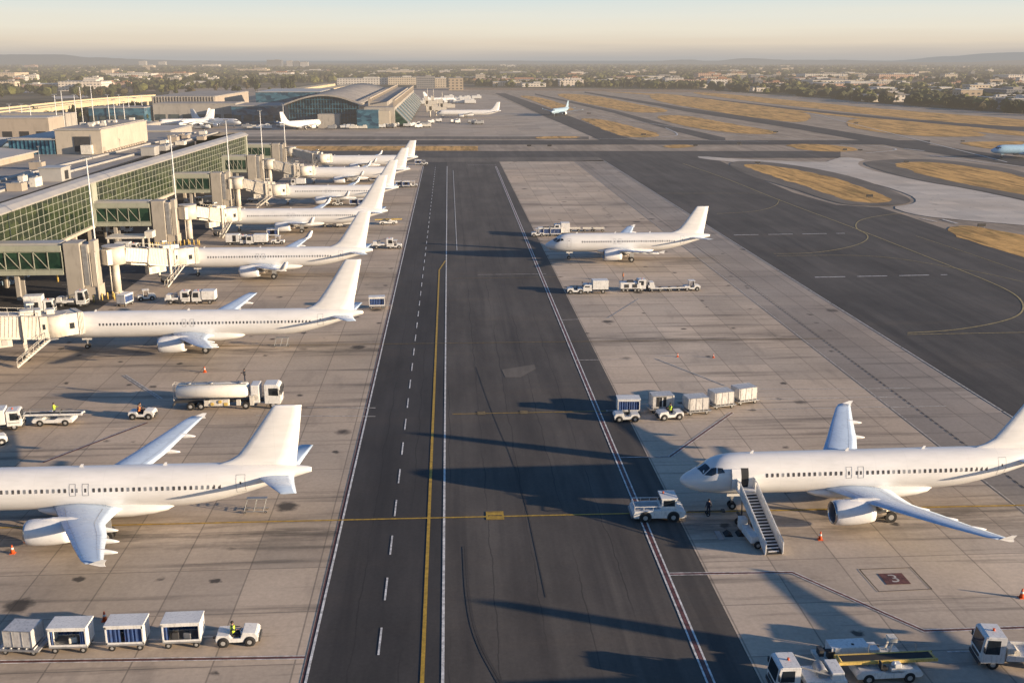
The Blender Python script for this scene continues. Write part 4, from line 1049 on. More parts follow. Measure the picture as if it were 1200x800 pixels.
def cart(label, loc, rz=0., kind='curtain', group='curtained baggage carts', openr=(.0, 1.), side='blue'):
    t = thing('baggage_cart', label, 'baggage cart', (*loc, 0), rz, group)
    L_, w, zt = 2.85, 1.7, 2.2
    m = MB(); m.box((0, 0, .58), (L_, w, .14)); m.box((0, 0, .42), (L_*.8, .3, .2)); m.beam((L_/2, 0, .5), (L_/2+1.25, 0, .42), .08, .08); m.tube((L_/2+1.25, 0, .36), (L_/2+1.25, 0, .5), .1, n=8); m.build('deck', 'steel', t)
    wheels(t, (-1.05, 1.05), .66, .26, .18)
    m = MB(); m.box((0, 0, zt), (L_+.12, w+.1, .12), bev=.03); m.build('roof', 'gwhite', t)
    for x in (-L_/2+.06, L_/2-.06): m = MB(); m.box((x, 0, (zt+.65)/2), (.10, w, zt-.65)); m.build('end_panel', 'gwhite', t)
    m = MB()
    for s in (-1, 1): 
        m = MB(); m.box((0, s*(w/2-.03), zt-.16), (L_, .06, .2)); m.build('top_rail', 'gwhite', t); m = MB(); m.box((0, s*(w/2-.03), .72), (L_, .06, .16)); m.build('side_rail', 'gwhite', t)
    if kind == 'curtain':
        def cur(x0, x1, y):
            m = MB(); n = max(4, int((x1-x0)*9)); top = []; 
            for k in range(n+1):
                x = x0+(x1-x0)*k/n; yy = y+.045*math.sin(k*2.4)
                top.append((x, yy))
            for a, b in zip(top, top[1:]): m.poly([(a[0], a[1], .75), (b[0], b[1], .75), (b[0], b[1], zt-.12), (a[0], a[1], zt-.12)])
            m.build('curtain', 'blue', t)
        cur(-L_/2+.12, L_/2-.12, w/2-.1)
        a, b = openr
        if a > 0: cur(-L_/2+.12, -L_/2+.12+a*(L_-.24), -w/2+.09)
        if b < 1: cur(-L_/2+.12+b*(L_-.24), L_/2-.12, -w/2+.09)
    return t
bag_i = [0]
def suitcase(loc, rz, size, mat, label):
    t = thing('suitcase', label, 'suitcase', loc, rz)
    m = MB(); m.box((0, 0, size[2]/2+.03), size, bev=.05); m.build('shell', mat, t)
    m = MB(); m.tube((-.12, 0, size[2]+.03), (-.12, 0, size[2]+.12), .015, n=6); m.tube((.12, 0, size[2]+.03), (.12, 0, size[2]+.12), .015, n=6); m.tube((-.12, 0, size[2]+.12), (.12, 0, size[2]+.12), .018, n=6); m.build('handle', 'dsteel', t)
    return t
def container(label, loc, rz=0., opened=False, group='silver cargo containers on dollies', cut=True):
    d = thing('cargo_dolly', 'low steel dolly under the '+' '.join(label.split()[:9]), 'dolly', (*loc, 0), rz)
    m = MB(); m.box((0, 0, .5), (3.3, 2.2, .12)); m.box((0, 0, .38), (2.8, .3, .18)); m.beam((1.6, 0, .42), (2.6, 0, .38), .08, .08)
    for k in range(5): m.tube((-1.2+k*.6, -1.0, .6), (-1.2+k*.6, 1.0, .6), .06, n=8)
    m.build('deck', 'steel', d); wheels(d, (-1.1, 1.1), .8, .25, .18)
    t = thing('cargo_container', label, 'container', (loc[0], loc[1], .68), rz, group)
    m = MB(); m.prof([(-1.3, .0), (1.3, .0), (1.52, .35) if cut else (1.3, .35), (1.52, 1.62) if cut else (1.3, 1.62), (-1.3, 1.62)], -1., 1., bev=.03); m.build('shell', 'silver', t)
    m = MB()
    for z in (.03, 1.6):
        for s in (-1, 1): m.beam((-1.32, s*1.0, z), (1.3, s*1.0, z), .07, .07)
    for x in (-1.3, -.45, .45, 1.3):
        for s in (-1, 1): m.beam((x, s*1.012, .02), (x, s*1.012, 1.6), .05, .03)
    m.build('frame', 'steel', t)
    if opened:
        m = MB(); m.box((-.2, -1.015, .85), (1.3, .02, 1.3)); m.build('opening', 'dark', t)
        m = MB(); m.box((-.05, -1.03, .8), (.12, .03, 1.25)); m.build('strap', 'gwhite', t)
    return t

def cabtruck(label, loc, rz=0., body='flat', length=6.0, name='truck', cat='truck', group=None, tall=2.35, hgt=2.9):
    t = thing(name, label, cat, (*loc, 0), rz, group); L_ = length; fx_ = L_/2
    m = MB(); m.prof([(fx_-1.75, .55), (fx_, .5), (fx_+.03, 1.2), (fx_-.18, tall), (fx_-.4, tall+.08), (fx_-1.75, tall+.08)], -1.05, 1.05, bev=.06); m.build('cab', 'gwhite', t)
    m = MB(); m.poly([(fx_+.035, -.9, 1.25), (fx_+.035, .9, 1.25), (fx_-.145, .85, tall-.1), (fx_-.145, -.85, tall-.1)]); m.build('windscreen', 'glass', t)
    for s in (-1, 1):
        m = MB(); m.poly([(fx_-1.3, s*1.062, 1.3), (fx_-.25, s*1.062, 1.3), (fx_-.4, s*1.062, tall-.15), (fx_-1.3, s*1.062, tall-.15)]); m.build('side_window', 'glass', t)
        m = MB(); m.tube((fx_+.0, s*.75, .8), (fx_+.06, s*.75, .8), .12, n=10); m.build('headlight', 'rim', t)
        m = MB(); m.box((fx_-.1, s*1.25, 1.75), (.08, .2, .4)); m.beam((fx_-.2, s*1.05, 1.9), (fx_-.1, s*1.25, 1.9), .03, .03); m.build('mirror', 'dsteel', t)
    m = MB(); m.box((0, 0, .6), (L_-.3, .9, .22)); m.box((fx_+.04, 0, .5), (.12, 2.05, .28)); m.box((-L_/2+.1, 0, .6), (.15, 2.0, .18)); m.build('chassis', 'dsteel', t)
    wheels(t, (fx_-.95, -L_/2+1.1), .88, .42, .26)
    m = MB(); m.box((fx_+.02, 0, .92), (.05, 1.4, .3)); m.box((-L_/2+.9, -1.06, .8), (.9, .06, .25)); m.box((.2, -1.07, .72), (1.2, .1, .4)); m.box((fx_-.9, -1.07, .98), (1.3, .02, .06)); m.build('trim', 'dsteel', t)
    m = MB(); m.tube((fx_-1.1, 0, tall+.08), (fx_-1.1, 0, tall+.25), .09, n=10); m.build('beacon', 'orange', t)
    bx = (-L_/2+.1, fx_-1.85)
    if body == 'box':
        m = MB(); m.box(((bx[0]+bx[1])/2, 0, (hgt+.85)/2), (bx[1]-bx[0], 2.2, hgt-.85), bev=.05); m.build('cargo_box', 'gwhite', t)
        m = MB(); m.box((bx[0]*.35+bx[1]*.65, -1.12, 1.75), (.8, .04, 1.5)); m.build('side_door', 'dark', t)
    elif body == 'flat':
        m = MB(); m.box(((bx[0]+bx[1])/2, 0, .85), (bx[1]-bx[0], 2.1, .14)); 
        for s in (-1, 1): m.box(((bx[0]+bx[1])/2, s*1.03, 1.05), (bx[1]-bx[0], .05, .35))
        m.build('flatbed', 'gwhite', t)
        m = MB(); m.box((bx[1]-.35, 0, 1.3), (.5, 1.7, .8), bev=.04); m.tube((bx[1]-.9, -.4, 1.1), (bx[1]-.9, .5, 1.1), .28, n=12); m.build('tool_box', 'gcream', t)
    elif body == 'service':
        m = MB(); m.box(((bx[0]+bx[1])/2-.2, 0, 1.0), (bx[1]-bx[0]-.3, 2.05, .5), bev=.04); m.box((bx[0]+.6, 0, 1.5), (.9, 1.8, .6), bev=.04)
        m.tube((bx[0]+1.6, -.6, 1.55), (bx[0]+1.6, .6, 1.55), .4, n=14, mi=1); m.beam((bx[0]+.3, .8, 1.3), (bx[1], .8, 2.3), .08, .08, mi=1); m.beam((bx[0]+.3, -.8, 1.3), (bx[1], -.8, 2.3), .08, .08, mi=1); m.build('service_body', ['gwhite', 'steel'], t)
    return t

def belt_loader(label, loc, rz=0., tilt=0., big=True, group='belt loaders', fm='yellow'):
    t = thing('belt_loader', label, 'belt loader', (*loc, 0), rz, group)
    m = MB(); m.prof([(-2.4, .42), (2.35, .42), (2.55, .62), (2.3, .98), (1.2, 1.0), (1.0, .8), (-.2, .8), (-.5, 1.0), (-2.2, 1.02), (-2.5, .8)], -.95, .95, bev=.05); m.build('body', 'gwhite', t)
    wheels(t, (-1.55, 1.5), .86, .42, .26)
    c, s_ = math.cos(tilt), math.sin(tilt)
    def q(x, y, z): return Vector((x*c-z*s_, y, 1.42+x*s_+z*c))
    m = MB(); 
    for y in (-.30, .67):
        m.beam(q(-3.6, y, 0), q(3.8, y, 0), .13, .24)
    m.tube(q(-3.4, -.25, 0), q(-3.4, .62, 0), .13, n=10); m.tube(q(3.6, -.25, 0), q(3.6, .62, 0), .13, n=10)
    m.build('conveyor_frame', fm, t)
    m = MB(); m.beam(q(-3.5, .185, .05), q(3.7, .185, .05), .82, .08); m.build('belt', 'belt', t)
    m = MB()
    for x in (-1.4, 1.6): m.beam((x, -.1, .9), q(x, -.1, -.1), .1, .1); m.beam((x, .5, .9), q(x, .5, -.1), .1, .1)
    m.beam(q(-1, .75, .1), q(-1, .75, .8), .05, .05); m.beam(q(2.6, .75, .1), q(2.6, .75, .8), .05, .05); m.beam(q(-1, .75, .8), q(2.6, .75, .8), .05, .05); m.build('lift_frame', 'steel', t)
    m = MB(); m.box((-.4, -.62, 1.12), (.5, .45, .2), bev=.04); m.box((-.65, -.62, 1.4), (.12, .45, .5), bev=.04); m.build('seat', 'chair', t)
    m = MB(); m.box((.9, -.6, 1.05), (1.6, .5, .25), bev=.03); m.box((.6, -.6, 1.25), (.5, .5, .5), bev=.05); m.tube((.35, -.6, 1.4), (.28, -.6, 1.46), .18, n=12); m.build('console', 'gwhite', t)
    return t

# ---- people
def person(label, loc, rz=0., pose='stand', vest='vest', top='navy'):
    t = thing('person', label, 'person', loc, rz)
    V = []; E = []; Rr = []
    def v(p, r, par=None):
        V.append(p); Rr.append(r)
        if par is not None: E.append((par, len(V)-1))
        return len(V)-1
    sit = pose == 'sit'; hz = .95 if not sit else .60
    pel = v((0, 0, hz), .15); ab = v((0, 0, hz+.22), .13, pel); ch = v((0, 0, hz+.42), .16, ab); nk = v((0, 0, hz+.58), .06, ch); hd = v((.02, 0, hz+.72), .095, nk); v((.02, 0, hz+.82), .07, hd)
    nose = v((.115, 0, hz+.71), .02, hd)
    for s in (-1, 1):
        hp = v((0, s*.10, hz-.03), .10, pel)
        if sit: kn = v((.42, s*.13, hz+.02), .075, hp); an = v((.46, s*.13, hz-.40), .045, kn); v((.60, s*.13, hz-.44), .04, an)
        else: kn = v((.03+s*.05, s*.12, .50), .068, hp); an = v((s*.10, s*.13, .08), .045, kn); v((s*.10+.16, s*.14, .05), .04, an)
        sh = v((0, s*.19, hz+.50), .07, ch)
        if sit or pose == 'reach': el = v((.12, s*.27, hz+.28), .05, sh); wr = v((.36, s*.18, hz+.32), .032, el); dr = Vector((1, 0, .1))
        else: el = v((-.02, s*.27, hz+.20), .05, sh); wr = v((.06, s*.30, hz-.04), .032, el); dr = Vector((.15, 0, -1))
        w0 = Vector(V[wr]); dr.normalize(); palm = v(tuple(w0+dr*.07), .034, wr); sd = Vector((0, 0, 1)) if abs(dr.x) > .5 else Vector((1, 0, 0)); 
        sdv = Vector((0, 1, 0)) if abs(dr.x) > .5 else Vector((1, 0, 0))
        for q, l in ((-.027, .062), (-.009, .075), (.009, .070), (.027, .055)):
            a = v(tuple(w0+dr*.10+sdv*q), .009, palm); b = v(tuple(w0+dr*(.10+l*.5)+sdv*q), .009, a); v(tuple(w0+dr*(.10+l*.85)+sdv*q+Vector((0, -s*.02, -.01))), .008, b)
        a = v(tuple(w0+dr*.05-sdv*.04), .010, palm); v(tuple(w0+dr*.09-sdv*.055), .009, a)
    me = bpy.data.meshes.new('body'); me.from_pydata(V, E, []); o = bpy.data.objects.new('body', me); C.objects.link(o)
    md = o.modifiers.new('s', 'SKIN'); 
    for k, d in enumerate(me.skin_vertices[0].data): d.radius = (Rr[k], Rr[k]); d.use_root = (k == 0)
    s2 = o.modifiers.new('b', 'SUBSURF'); s2.levels = s2.render_levels = 1
    bpy.context.view_layer.update()
    nm = bpy.data.meshes.new_from_object(o.evaluated_get(bpy.context.evaluated_depsgraph_get())); bpy.data.objects.remove(o)
    if sit: t.scale = (1.12, 1.12, 1.12)
    nm.materials.clear()
    for k in (top, 'skin', 'navy', 'chair'): nm.materials.append(M[k])
    for p in nm.polygons:
        c = p.center; p.use_smooth = True
        arm = abs(c.y) > .20
        if c.z > hz+.57: p.material_index = 1
        elif arm and (Vector(c)-Vector((.06 if not (sit or pose == 'reach') else .40, math.copysign(.29 if not (sit or pose == 'reach') else .18, c.y), hz-.12 if not (sit or pose == 'reach') else hz+.33))).length < .12: p.material_index = 1
        elif c.z > hz+.02 and not (sit and c.x > .12 and c.z < hz+.15): p.material_index = 0
        elif c.z < (.10 if not sit else hz-.36): p.material_index = 3
        else: p.material_index = 2
    b = bpy.data.objects.new('body', nm); C.objects.link(b); b.parent = t
    m = MB(); rg = []
    for z, w, d in ((hz+.0, .185, .16), (hz+.2, .175, .155), (hz+.4, .20, .175), (hz+.52, .185, .14)):
        rg.append([(d*math.cos(a), w*math.sin(a), z) for a in [2*math.pi*k/14 for k in range(14)]])
    m.loft(rg); m.build('vest', vest, t)
    m = MB(); rg = []
    for z, r_ in ((hz+.72, .112), (hz+.78, .115), (hz+.84, .09), (hz+.87, .03)): rg.append([(r_*math.cos(a)+.0, r_*math.sin(a), z) for a in [2*math.pi*k/12 for k in range(12)]])
    m.loft(rg); m.build('hair', 'hair', t)
    return t

# ---- lower left train
gtr = 'curtained baggage carts of the lower left train'
c1 = G(150, 760); yy = 71.7
tug('white baggage tug with seated driver pulling the lower left cart train', (-17.0, 71.8), R(2))
person('person in yellow hi-vis vest driving the tug at the lower left', (-17.3, 71.5, .33), R(2), 'sit')
cart('blue curtained cart directly behind the lower left tug, side half open', (-21.1, 71.8), R(1), openr=(.14, .97), group=gtr)
cart('middle curtained cart of the lower left train, blue curtain nearly closed', (-25.3, 71.7), R(0), openr=(.38, .5), group=gtr)
cart('curtained cart of the lower left train beside the orange cone, open in the middle', (-29.5, 71.6), R(-1), openr=(.10, .86), group=gtr)
suitcase((-29.3, 71.3, .65), .3, (.6, .3, .45), 'gcream', 'cream suitcase inside the open cart nearest the left edge')
suitcase((-21.6, 71.3, .65), .1, (.5, .3, .6), 'dsteel', 'black suitcase standing in the cart behind the tug')
suitcase((-20.7, 71.4, .65), -.2, (.6, .35, .5), 'steel', 'grey suitcase lying in the cart behind the tug')
suitcase((-25.2, 71.3, .65), .2, (.5, .3, .4), 'red', 'red suitcase showing through the blue curtain gap')
container('small white container with worn dark patches, last in the lower left train', (-33.1, 71.7), R(-7), group=None, cut=False).scale = (.85, .9, .85)
cart('white cart cut by the left edge at the end of the lower left train', (-37.2, 71.2), R(-5), openr=(.5, .5), group=None)
# ---- left middle vehicles
def tanker(loc, rz):
    t = thing('fuel_tanker', 'white fuel tanker truck parked between the first two airplanes', 'tanker truck', (*loc, 0), rz)
    m = MB(); rg = []
    for x in (-6.6, -6.5, -6.3, 2.4, 2.6, 2.7):
        s_ = {-6.6: .6, -6.5: .85, 2.6: .85, 2.7: .6}.get(x, 1.)
        rg.append([(x, 1.22*s_*math.copysign(abs(math.cos(a))**.8, math.cos(a)), 2.32+.92*s_*math.copysign(abs(math.sin(a))**.8, math.sin(a))) for a in [2*math.pi*k/28 for k in range(28)]])
    m.loft(rg); 
    for x in (-4.2, -2., .3): m.tube((x, 0, 2.3), (x+.05, 0, 2.3), 1.0, n=4)
    m.build('tank', 'tankw', t)
    m = MB()
    for s in (-1, 1): m.beam((-6.2, s*.55, 3.28), (2.4, s*.55, 3.28), .06, .12)
    for x in (-5, -2.2, 1.6): m.tube((x, 0, 3.2), (x, 0, 3.4), .3, n=12)
    m.build('tank_top_walkway', 'steel', t)
    m = MB()
    for s in (-.35, .35): m.beam((-7.0, s, .6), (-6.95, s, 3.4), .05, .05)
    for k in range(9): m.beam((-7., -.35, .8+k*.3), (-7., .35, .8+k*.3), .04, .04)
    for s in (-.35, .35): m.beam((-6.95, s, 3.4), (-6.3, s, 3.3), .05, .05)
    m.build('ladder', 'gcream', t)
    m = MB(); m.box((-.3, 0, .95), (13.2, .9, .3)); m.box((-6.9, 0, .75), (.15, 2.2, .3)); m.build('chassis', 'dsteel', t)
    m = MB(); m.box((-1.4, -1.0, .95), (3.2, .45, .8), bev=.04); m.box((-2.6, -1.05, 1.1), (.6, .5, .5)); m.box((1.4, -1.05, .95), (.5, .4, .7)); m.build('pump_cabinet', 'gcream', t)
    m = MB(); m.tube((-.9, -1.25, 1.15), (-.9, -1.35, 1.15), .22, n=12); m.tube((-1.9, -1.25, .85), (-1.9, -1.35, .85), .22, n=12); m.box((-.2, -1.25, .8), (.5, .06, .4)); m.build('hose_reel', 'yellow', t)
    m = MB(); m.box((3.55, 0, 2.0), (1.1, 2.1, 2.4), bev=.1); m.build('sleeper_module', 'gwhite', t)
    m = MB(); m.tube((3.6, -1.12, 1.6), (3.6, -1.0, 1.6), .38, n=16); m.box((3.1, -1.1, 1.2), (.5, .12, 1.3)); m.build('equipment', 'gcream', t)
    m = MB(); m.prof([(4.7, .7), (6.75, .6), (6.85, 1.7), (6.7, 3.0), (6.4, 3.25), (4.7, 3.25)], -1.15, 1.15, bev=.08); m.build('cab', 'gwhite', t)
    m = MB(); m.poly([(6.87, -1., 1.75), (6.87, 1., 1.75), (6.73, .95, 2.85), (6.73, -.95, 2.85)]); m.build('windscreen', 'glass', t)
    for s in (-1, 1):
        m = MB(); m.poly([(5.3, s*1.165, 1.85), (6.55, s*1.165, 1.75), (6.5, s*1.165, 2.8), (5.3, s*1.165, 2.8)]); m.build('side_window', 'glass', t)
        m = MB(); m.box((6.8, s*1.4, 2.3), (.1, .25, .6)); m.beam((6.6, s*1.15, 2.6), (6.8, s*1.4, 2.6), .04, .04); m.build('mirror', 'dsteel', t)
        m = MB(); m.tube((6.8, s*.85, .95), (6.9, s*.85, .95), .14, n=10); m.build('headlight', 'rim', t)
    wheels(t, (5.8, 2.3, -3.4, -4.75), .98, .5, .32)
tanker((-29.1, 128.4), 0)
person('person in dark clothing working on top of the fuel tanker', (-26.9, 128.4, 3.34), R(200), 'reach', vest='dsteel')
tug('white baggage tug left of the fuel tanker with driver in dark clothes', (-39.2, 124.8), R(-3))
person('person in dark clothes driving the tug left of the fuel tanker', (-39.5, 124.5, .33), R(-3), 'sit', vest='ovest')
person('person in dark clothes riding beside the driver near the fuel tanker', (-39.5, 125.1, .33), R(-3), 'sit', vest='dsteel')
belt_loader('white belt loader with flat conveyor, left of the small tug', (-49.4, 123.2), R(180), 0, fm='gwhite')
person('person in yellow vest standing on the belt loader at the left', (-49.3, 123.0, 1.0), R(0), 'reach', top='vest')
cabtruck('white box truck cut by the left edge beside the belt loader', (-56.0, 121.6), R(12), 'box', 6.5, hgt=2.7, name='box_truck')
tug('white tug cut by the left edge below the box truck', (-54.2, 116.2), R(30))
# ---- vehicles around the second and third aircraft
tug('small white tug left of the pair of trucks beyond the second airplane', (-57.4, 191.8), R(20), cab=True)
cart('small white cart behind the tug beyond the second airplane', (-60.0, 187.6), R(75), openr=(.5, .5), group=None)
cabtruck('white service truck beyond the second airplane, left of the pair', (-50.6, 188.6), R(0), 'service', 4.6, name='service_truck')
cabtruck('white box truck beyond the second airplane, right of the pair', (-45.8, 188.6), R(180), 'box', 4.4, name='box_truck', hgt=2.5)
cart('white cart alone behind the tail of the second airplane', (-13.6, 182.5), R(4), openr=(.8, .85), group=None)
cabtruck('white covered truck in front of the nearest boarding tower, high on its frame', (-69.5, 187.5), R(0), 'service', 5.5, name='catering_truck', tall=2.9)
cabtruck('white box truck left of the covered truck near the nearest boarding tower', (-72.8, 181.2), R(10), 'box', 5.0, name='box_truck', hgt=3.6, tall=2.6)
for i, (px, py, k, rz, lab) in enumerate(((278, 287, 'box', 0, 'white box truck between the third and fourth airplanes, left'), (302, 287, 'box', 180, 'white box truck between the third and fourth airplanes, right'),
        (388, 266, 'flat', 0, 'flatbed truck under the tail of the fourth airplane'), (406, 266, 'box', 180, 'small box truck right of the flatbed under the fourth airplane'),
        (449, 291, 'service', 0, 'grey service truck right of the third airplane tail'), (150, 297, 'box', 0, 'white truck under the open canopy between two walkways'),
        (125, 274, 'box', 0, 'white van in shadow under the second nearest walkway, left'), (143, 273, 'box', 0, 'white van in shadow under the second nearest walkway, right'),
        (226, 240, 'service', 0, 'grey truck under the middle walkway, left'), (243, 240, 'box', 180, 'white truck under the middle walkway, right'),
        (300, 237, 'flat', 0, 'small flatbed truck below the fifth airplane nose'), (428, 212, 'service', 0, 'service truck under the wing of the sixth airplane'),
        (350, 218, 'box', 180, 'box truck left of the sixth airplane engine'))):
    x, y = G(px, py); cabtruck(lab, (x, y), R(rz), k, 5.2, hgt=2.7, name={'box': 'box_truck', 'flat': 'flatbed_truck', 'service': 'service_truck'}[k])
for i, (px, py, lab) in enumerate(((463, 291, 'white tug at the right of the third airplane tail'), (326, 286, 'small white tug right of the two box trucks'), (438, 241, 'tug pulling gear under the fifth airplane'), (396, 241, 'tug under the wing of the fifth airplane'),
        (497, 193.5, 'small tug at the far corner of the taxilane'), (484, 219, 'white tug right of the fifth airplane tail'), (448, 213, 'tug beside the sixth airplane belly'))):
    tug(lab, G(px, py), R(180*(i % 2)), cab=True)
for i, (px, py, lab) in enumerate(((476, 219.5, 'white cart left of the tug behind the fifth airplane'), (468, 219.5, 'second white cart behind the fifth airplane tail'), (415, 241, 'cart under the fifth airplane beside the tug'), (425, 241, 'cart under the fifth airplane nearer its tail'),
         (490, 193.5, 'small cart at the far corner of the taxilane'), (320, 278, 'cart standing behind the small tug beyond the third airplane'), (438, 213, 'cart between the service truck and tug by the sixth airplane'), (395, 266, 'cart between two trucks under the fourth airplane'))):
    cart(lab, G(px, py), R(3), openr=(.3, .7), group=None)
x, y = G(455, 263); belt_loader('low belt loader alone between the fourth and fifth airplane tails', (x, y), R(5), 0)
# canopy over the truck
x, y = G(152, 294); t = thing('vehicle_canopy', 'white open arched canopy between the two nearest boarding towers', 'canopy', (x, y, 0))
for q in (-4, 4):
    for s in (-2.3, 2.3): m = MB(); m.box((q, s, 1.7), (.35, .35, 3.4)); m.build('leg', 'gcream', t)
m = MB(); m.box((0, 0, 3.5), (9, 5.2, .4), bev=.08); m.box((5.1, 0, 4.), (1.8, 3, 1.5), bev=.06); m.build('roof', 'gcream', t)
# tail stands
for i, (x, y, lab) in enumerate(((-19.9, 95.8, 'white wheeled tail stand under the tail of the nearest left airplane'), (-26.9, 157.6, 'yellowish wheeled stand under the tail of the second airplane'))):
    t = thing('tail_stand', lab, 'maintenance stand', (x, y, 0))
    m = MB()
    for a in (-1.1, 0, 1.1):
        m.beam((a-.2, -.5, .2), (a+.2, -.3, 1.9), .08, .08); m.beam((a-.2, .5, .2), (a+.2, .3, 1.9), .08, .08); m.beam((a-.2, -.5, .5), (a-.2, .5, .5), .06, .06); m.beam((a+.1, -.4, 1.3), (a+.1, .4, 1.3), .06, .06)
    m.beam((-1.4, -.5, .25), (1.4, -.5, .25), .1, .1); m.beam((-1.4, .5, .25), (1.4, .5, .25), .1, .1); m.beam((-.9, -.3, 1.9), (1.3, -.3, 1.9), .1, .1); m.box((.2, 0, 1.95), (2.4, .6, .06)); m.build('frame', 'steel', t); wheels(t, (-1.2, 1.2), .55, .14, .08); t.scale = (.85, .85, .75)
# cars and vans under the near walkway
def car(label, loc, rz, mat='gwhite'):
    t = thing('parked_car', label, 'car', (*loc, 0), rz)
    m = MB(); rg = []
    for x, w, zb, zt in ((-2.2, .78, .45, .85), (-2.1, .88, .3, 1.0), (-1.2, .92, .25, 1.02), (.8, .92, .25, .98), (1.9, .88, .28, .85), (2.2, .75, .4, .7)):
        rg.append([(x, -w, zb), (x, w, zb), (x, w, zt-.12), (x, w*.88, zt), (x, -w*.88, zt), (x, -w, zt-.12)])
    m.loft(rg, smooth=False); m.build('body', mat, t)
    m = MB(); m.loft([[(-1.9, -.75, .98), (-1.9, .75, .98), (1.1, .75, .95), (1.1, -.75, .95)], [(-1.4, -.64, 1.46), (-1.4, .64, 1.46), (.3, .64, 1.48), (.3, -.64, 1.48)]], smooth=False); m.build('windows', 'glass', t)
    m = MB(); m.box((-.55, 0, 1.49), (1.7, 1.26, .05), bev=.02); m.build('roof', mat, t)
    wheels(t, (-1.35, 1.35), .82, .32, .2)
car('pale blue car in shadow under the nearest walkway, left edge', G(10, 334), R(20), 'paleblue')
car('white car behind the pale blue one under the nearest walkway', G(22, 326), R(20))
car('silver car near the terminal foot beyond the nearest walkway', G(120, 262), R(0), 'silver')
# ---- stands of the right side
def container_truck(): pass
tug('white baggage tug leading the group on the edge of the taxilane', (21.6, 120.2), R(180), cab=False)
cart('tall blue and white curtained cart directly behind the leading tug', (22.2, 122.6), R(178), openr=(.1, .75), group=None)
container('grey container with a dark triangular opening, between the two tugs', (26.6, 123.6), R(5), opened=True, group=None)
tug('white baggage tug with seated driver towing three containers', (27.2, 120.6), R(188))
person('person in yellow vest driving the tug towing three containers', (27.3, 120.9, .33), R(188), 'sit')
for i, (x, y, o_) in enumerate(((31.0, 122.5, False), (34.8, 124.6, True), (38.3, 126.2, False))):
    container(['silver container nearest the tug in the row of three', 'silver container with open side in the middle of the row of three', 'silver container farthest from the tug in the row of three'][i], (x, y), R(190+i*4), o_)
# tow tractor
t = thing('pushback_tractor', 'white aircraft tow tractor in front of the right airplane nose', 'tow tractor', (19.9, 92.1, 0), R(-1))
m = MB(); m.prof([(-2.5, .4), (2.55, .38), (2.6, 1.05), (1.2, 1.25), (-1.0, 1.2), (-2.45, 1.15), (-2.6, .8)], -1.25, 1.25, bev=.07)
for s in (-1, 1):
    for x in (-1.35, 1.4): m.tube((x, s*1.0, .54), (x, s*1.255, .54), .62, n=20, mi=1)
m.build('body', ['gwhite', 'dsteel'], t)
m = MB(); m.box((1.0, 0, 1.75), (1.5, 1.9, 1.05), bev=.06); m.build('cab', 'gwhite', t)
m = MB(); m.box((1.0, 0, 2.33), (1.65, 2.05, .12), bev=.04); m.build('cab_roof', 'gwhite', t)
for a, b in (((1.0, 0, 1.85), (1.1, 1.94, .6)), ((1.0, 0, 1.86), (1.54, 1.5, .58))):
    m = MB(); m.box(a, b); m.build('cab_window', 'glass', t)
m = MB()
for s in (-1, 1):
    m.beam((-2.4, s*1.1, 1.6), (.2, s*1.1, 1.6), .06, .06)
    for x in (-2.4, -1.5, -.6, .2): m.beam((x, s*1.1, 1.15), (x, s*1.1, 1.6), .05, .05)
m.beam((-2.4, -1.1, 1.6), (-2.4, 1.1, 1.6), .06, .06); m.build('railing', 'gwhite', t)
m = MB(); m.box((-1.1, 0, 1.22), (2.4, 1.7, .06)); m.box((2.65, 0, .6), (.14, 2.3, .3)); m.box((-2.65, 0, .6), (.14, 2.3, .3)); m.build('deck', 'steel', t)
wheels(t, (-1.35, 1.4), 1.14, .5, .34)
for s in (-1, 1):
    m = MB(); m.tube((2.6, s*.9, .85), (2.68, s*.9, .85), .12, n=10); m.build('headlight', 'rim', t)
m = MB(); m.tube((.6, .3, 2.4), (.6, .3, 2.58), .09, n=10); m.build('beacon', 'orange', t)
t = thing('tow_bar', 'dark tow bar on the yellow line between tractor and nose wheel', 'tow bar', (23.0, 92.2, 0))
m = MB(); m.tube((0, 0, .45), (3.6, .1, .4), .07, n=8); m.box((3.6, .1, .4), (.3, .6, .15)); m.build('bar', 'dsteel', t); wheels(t, (2.0,), .3, .18, .1)
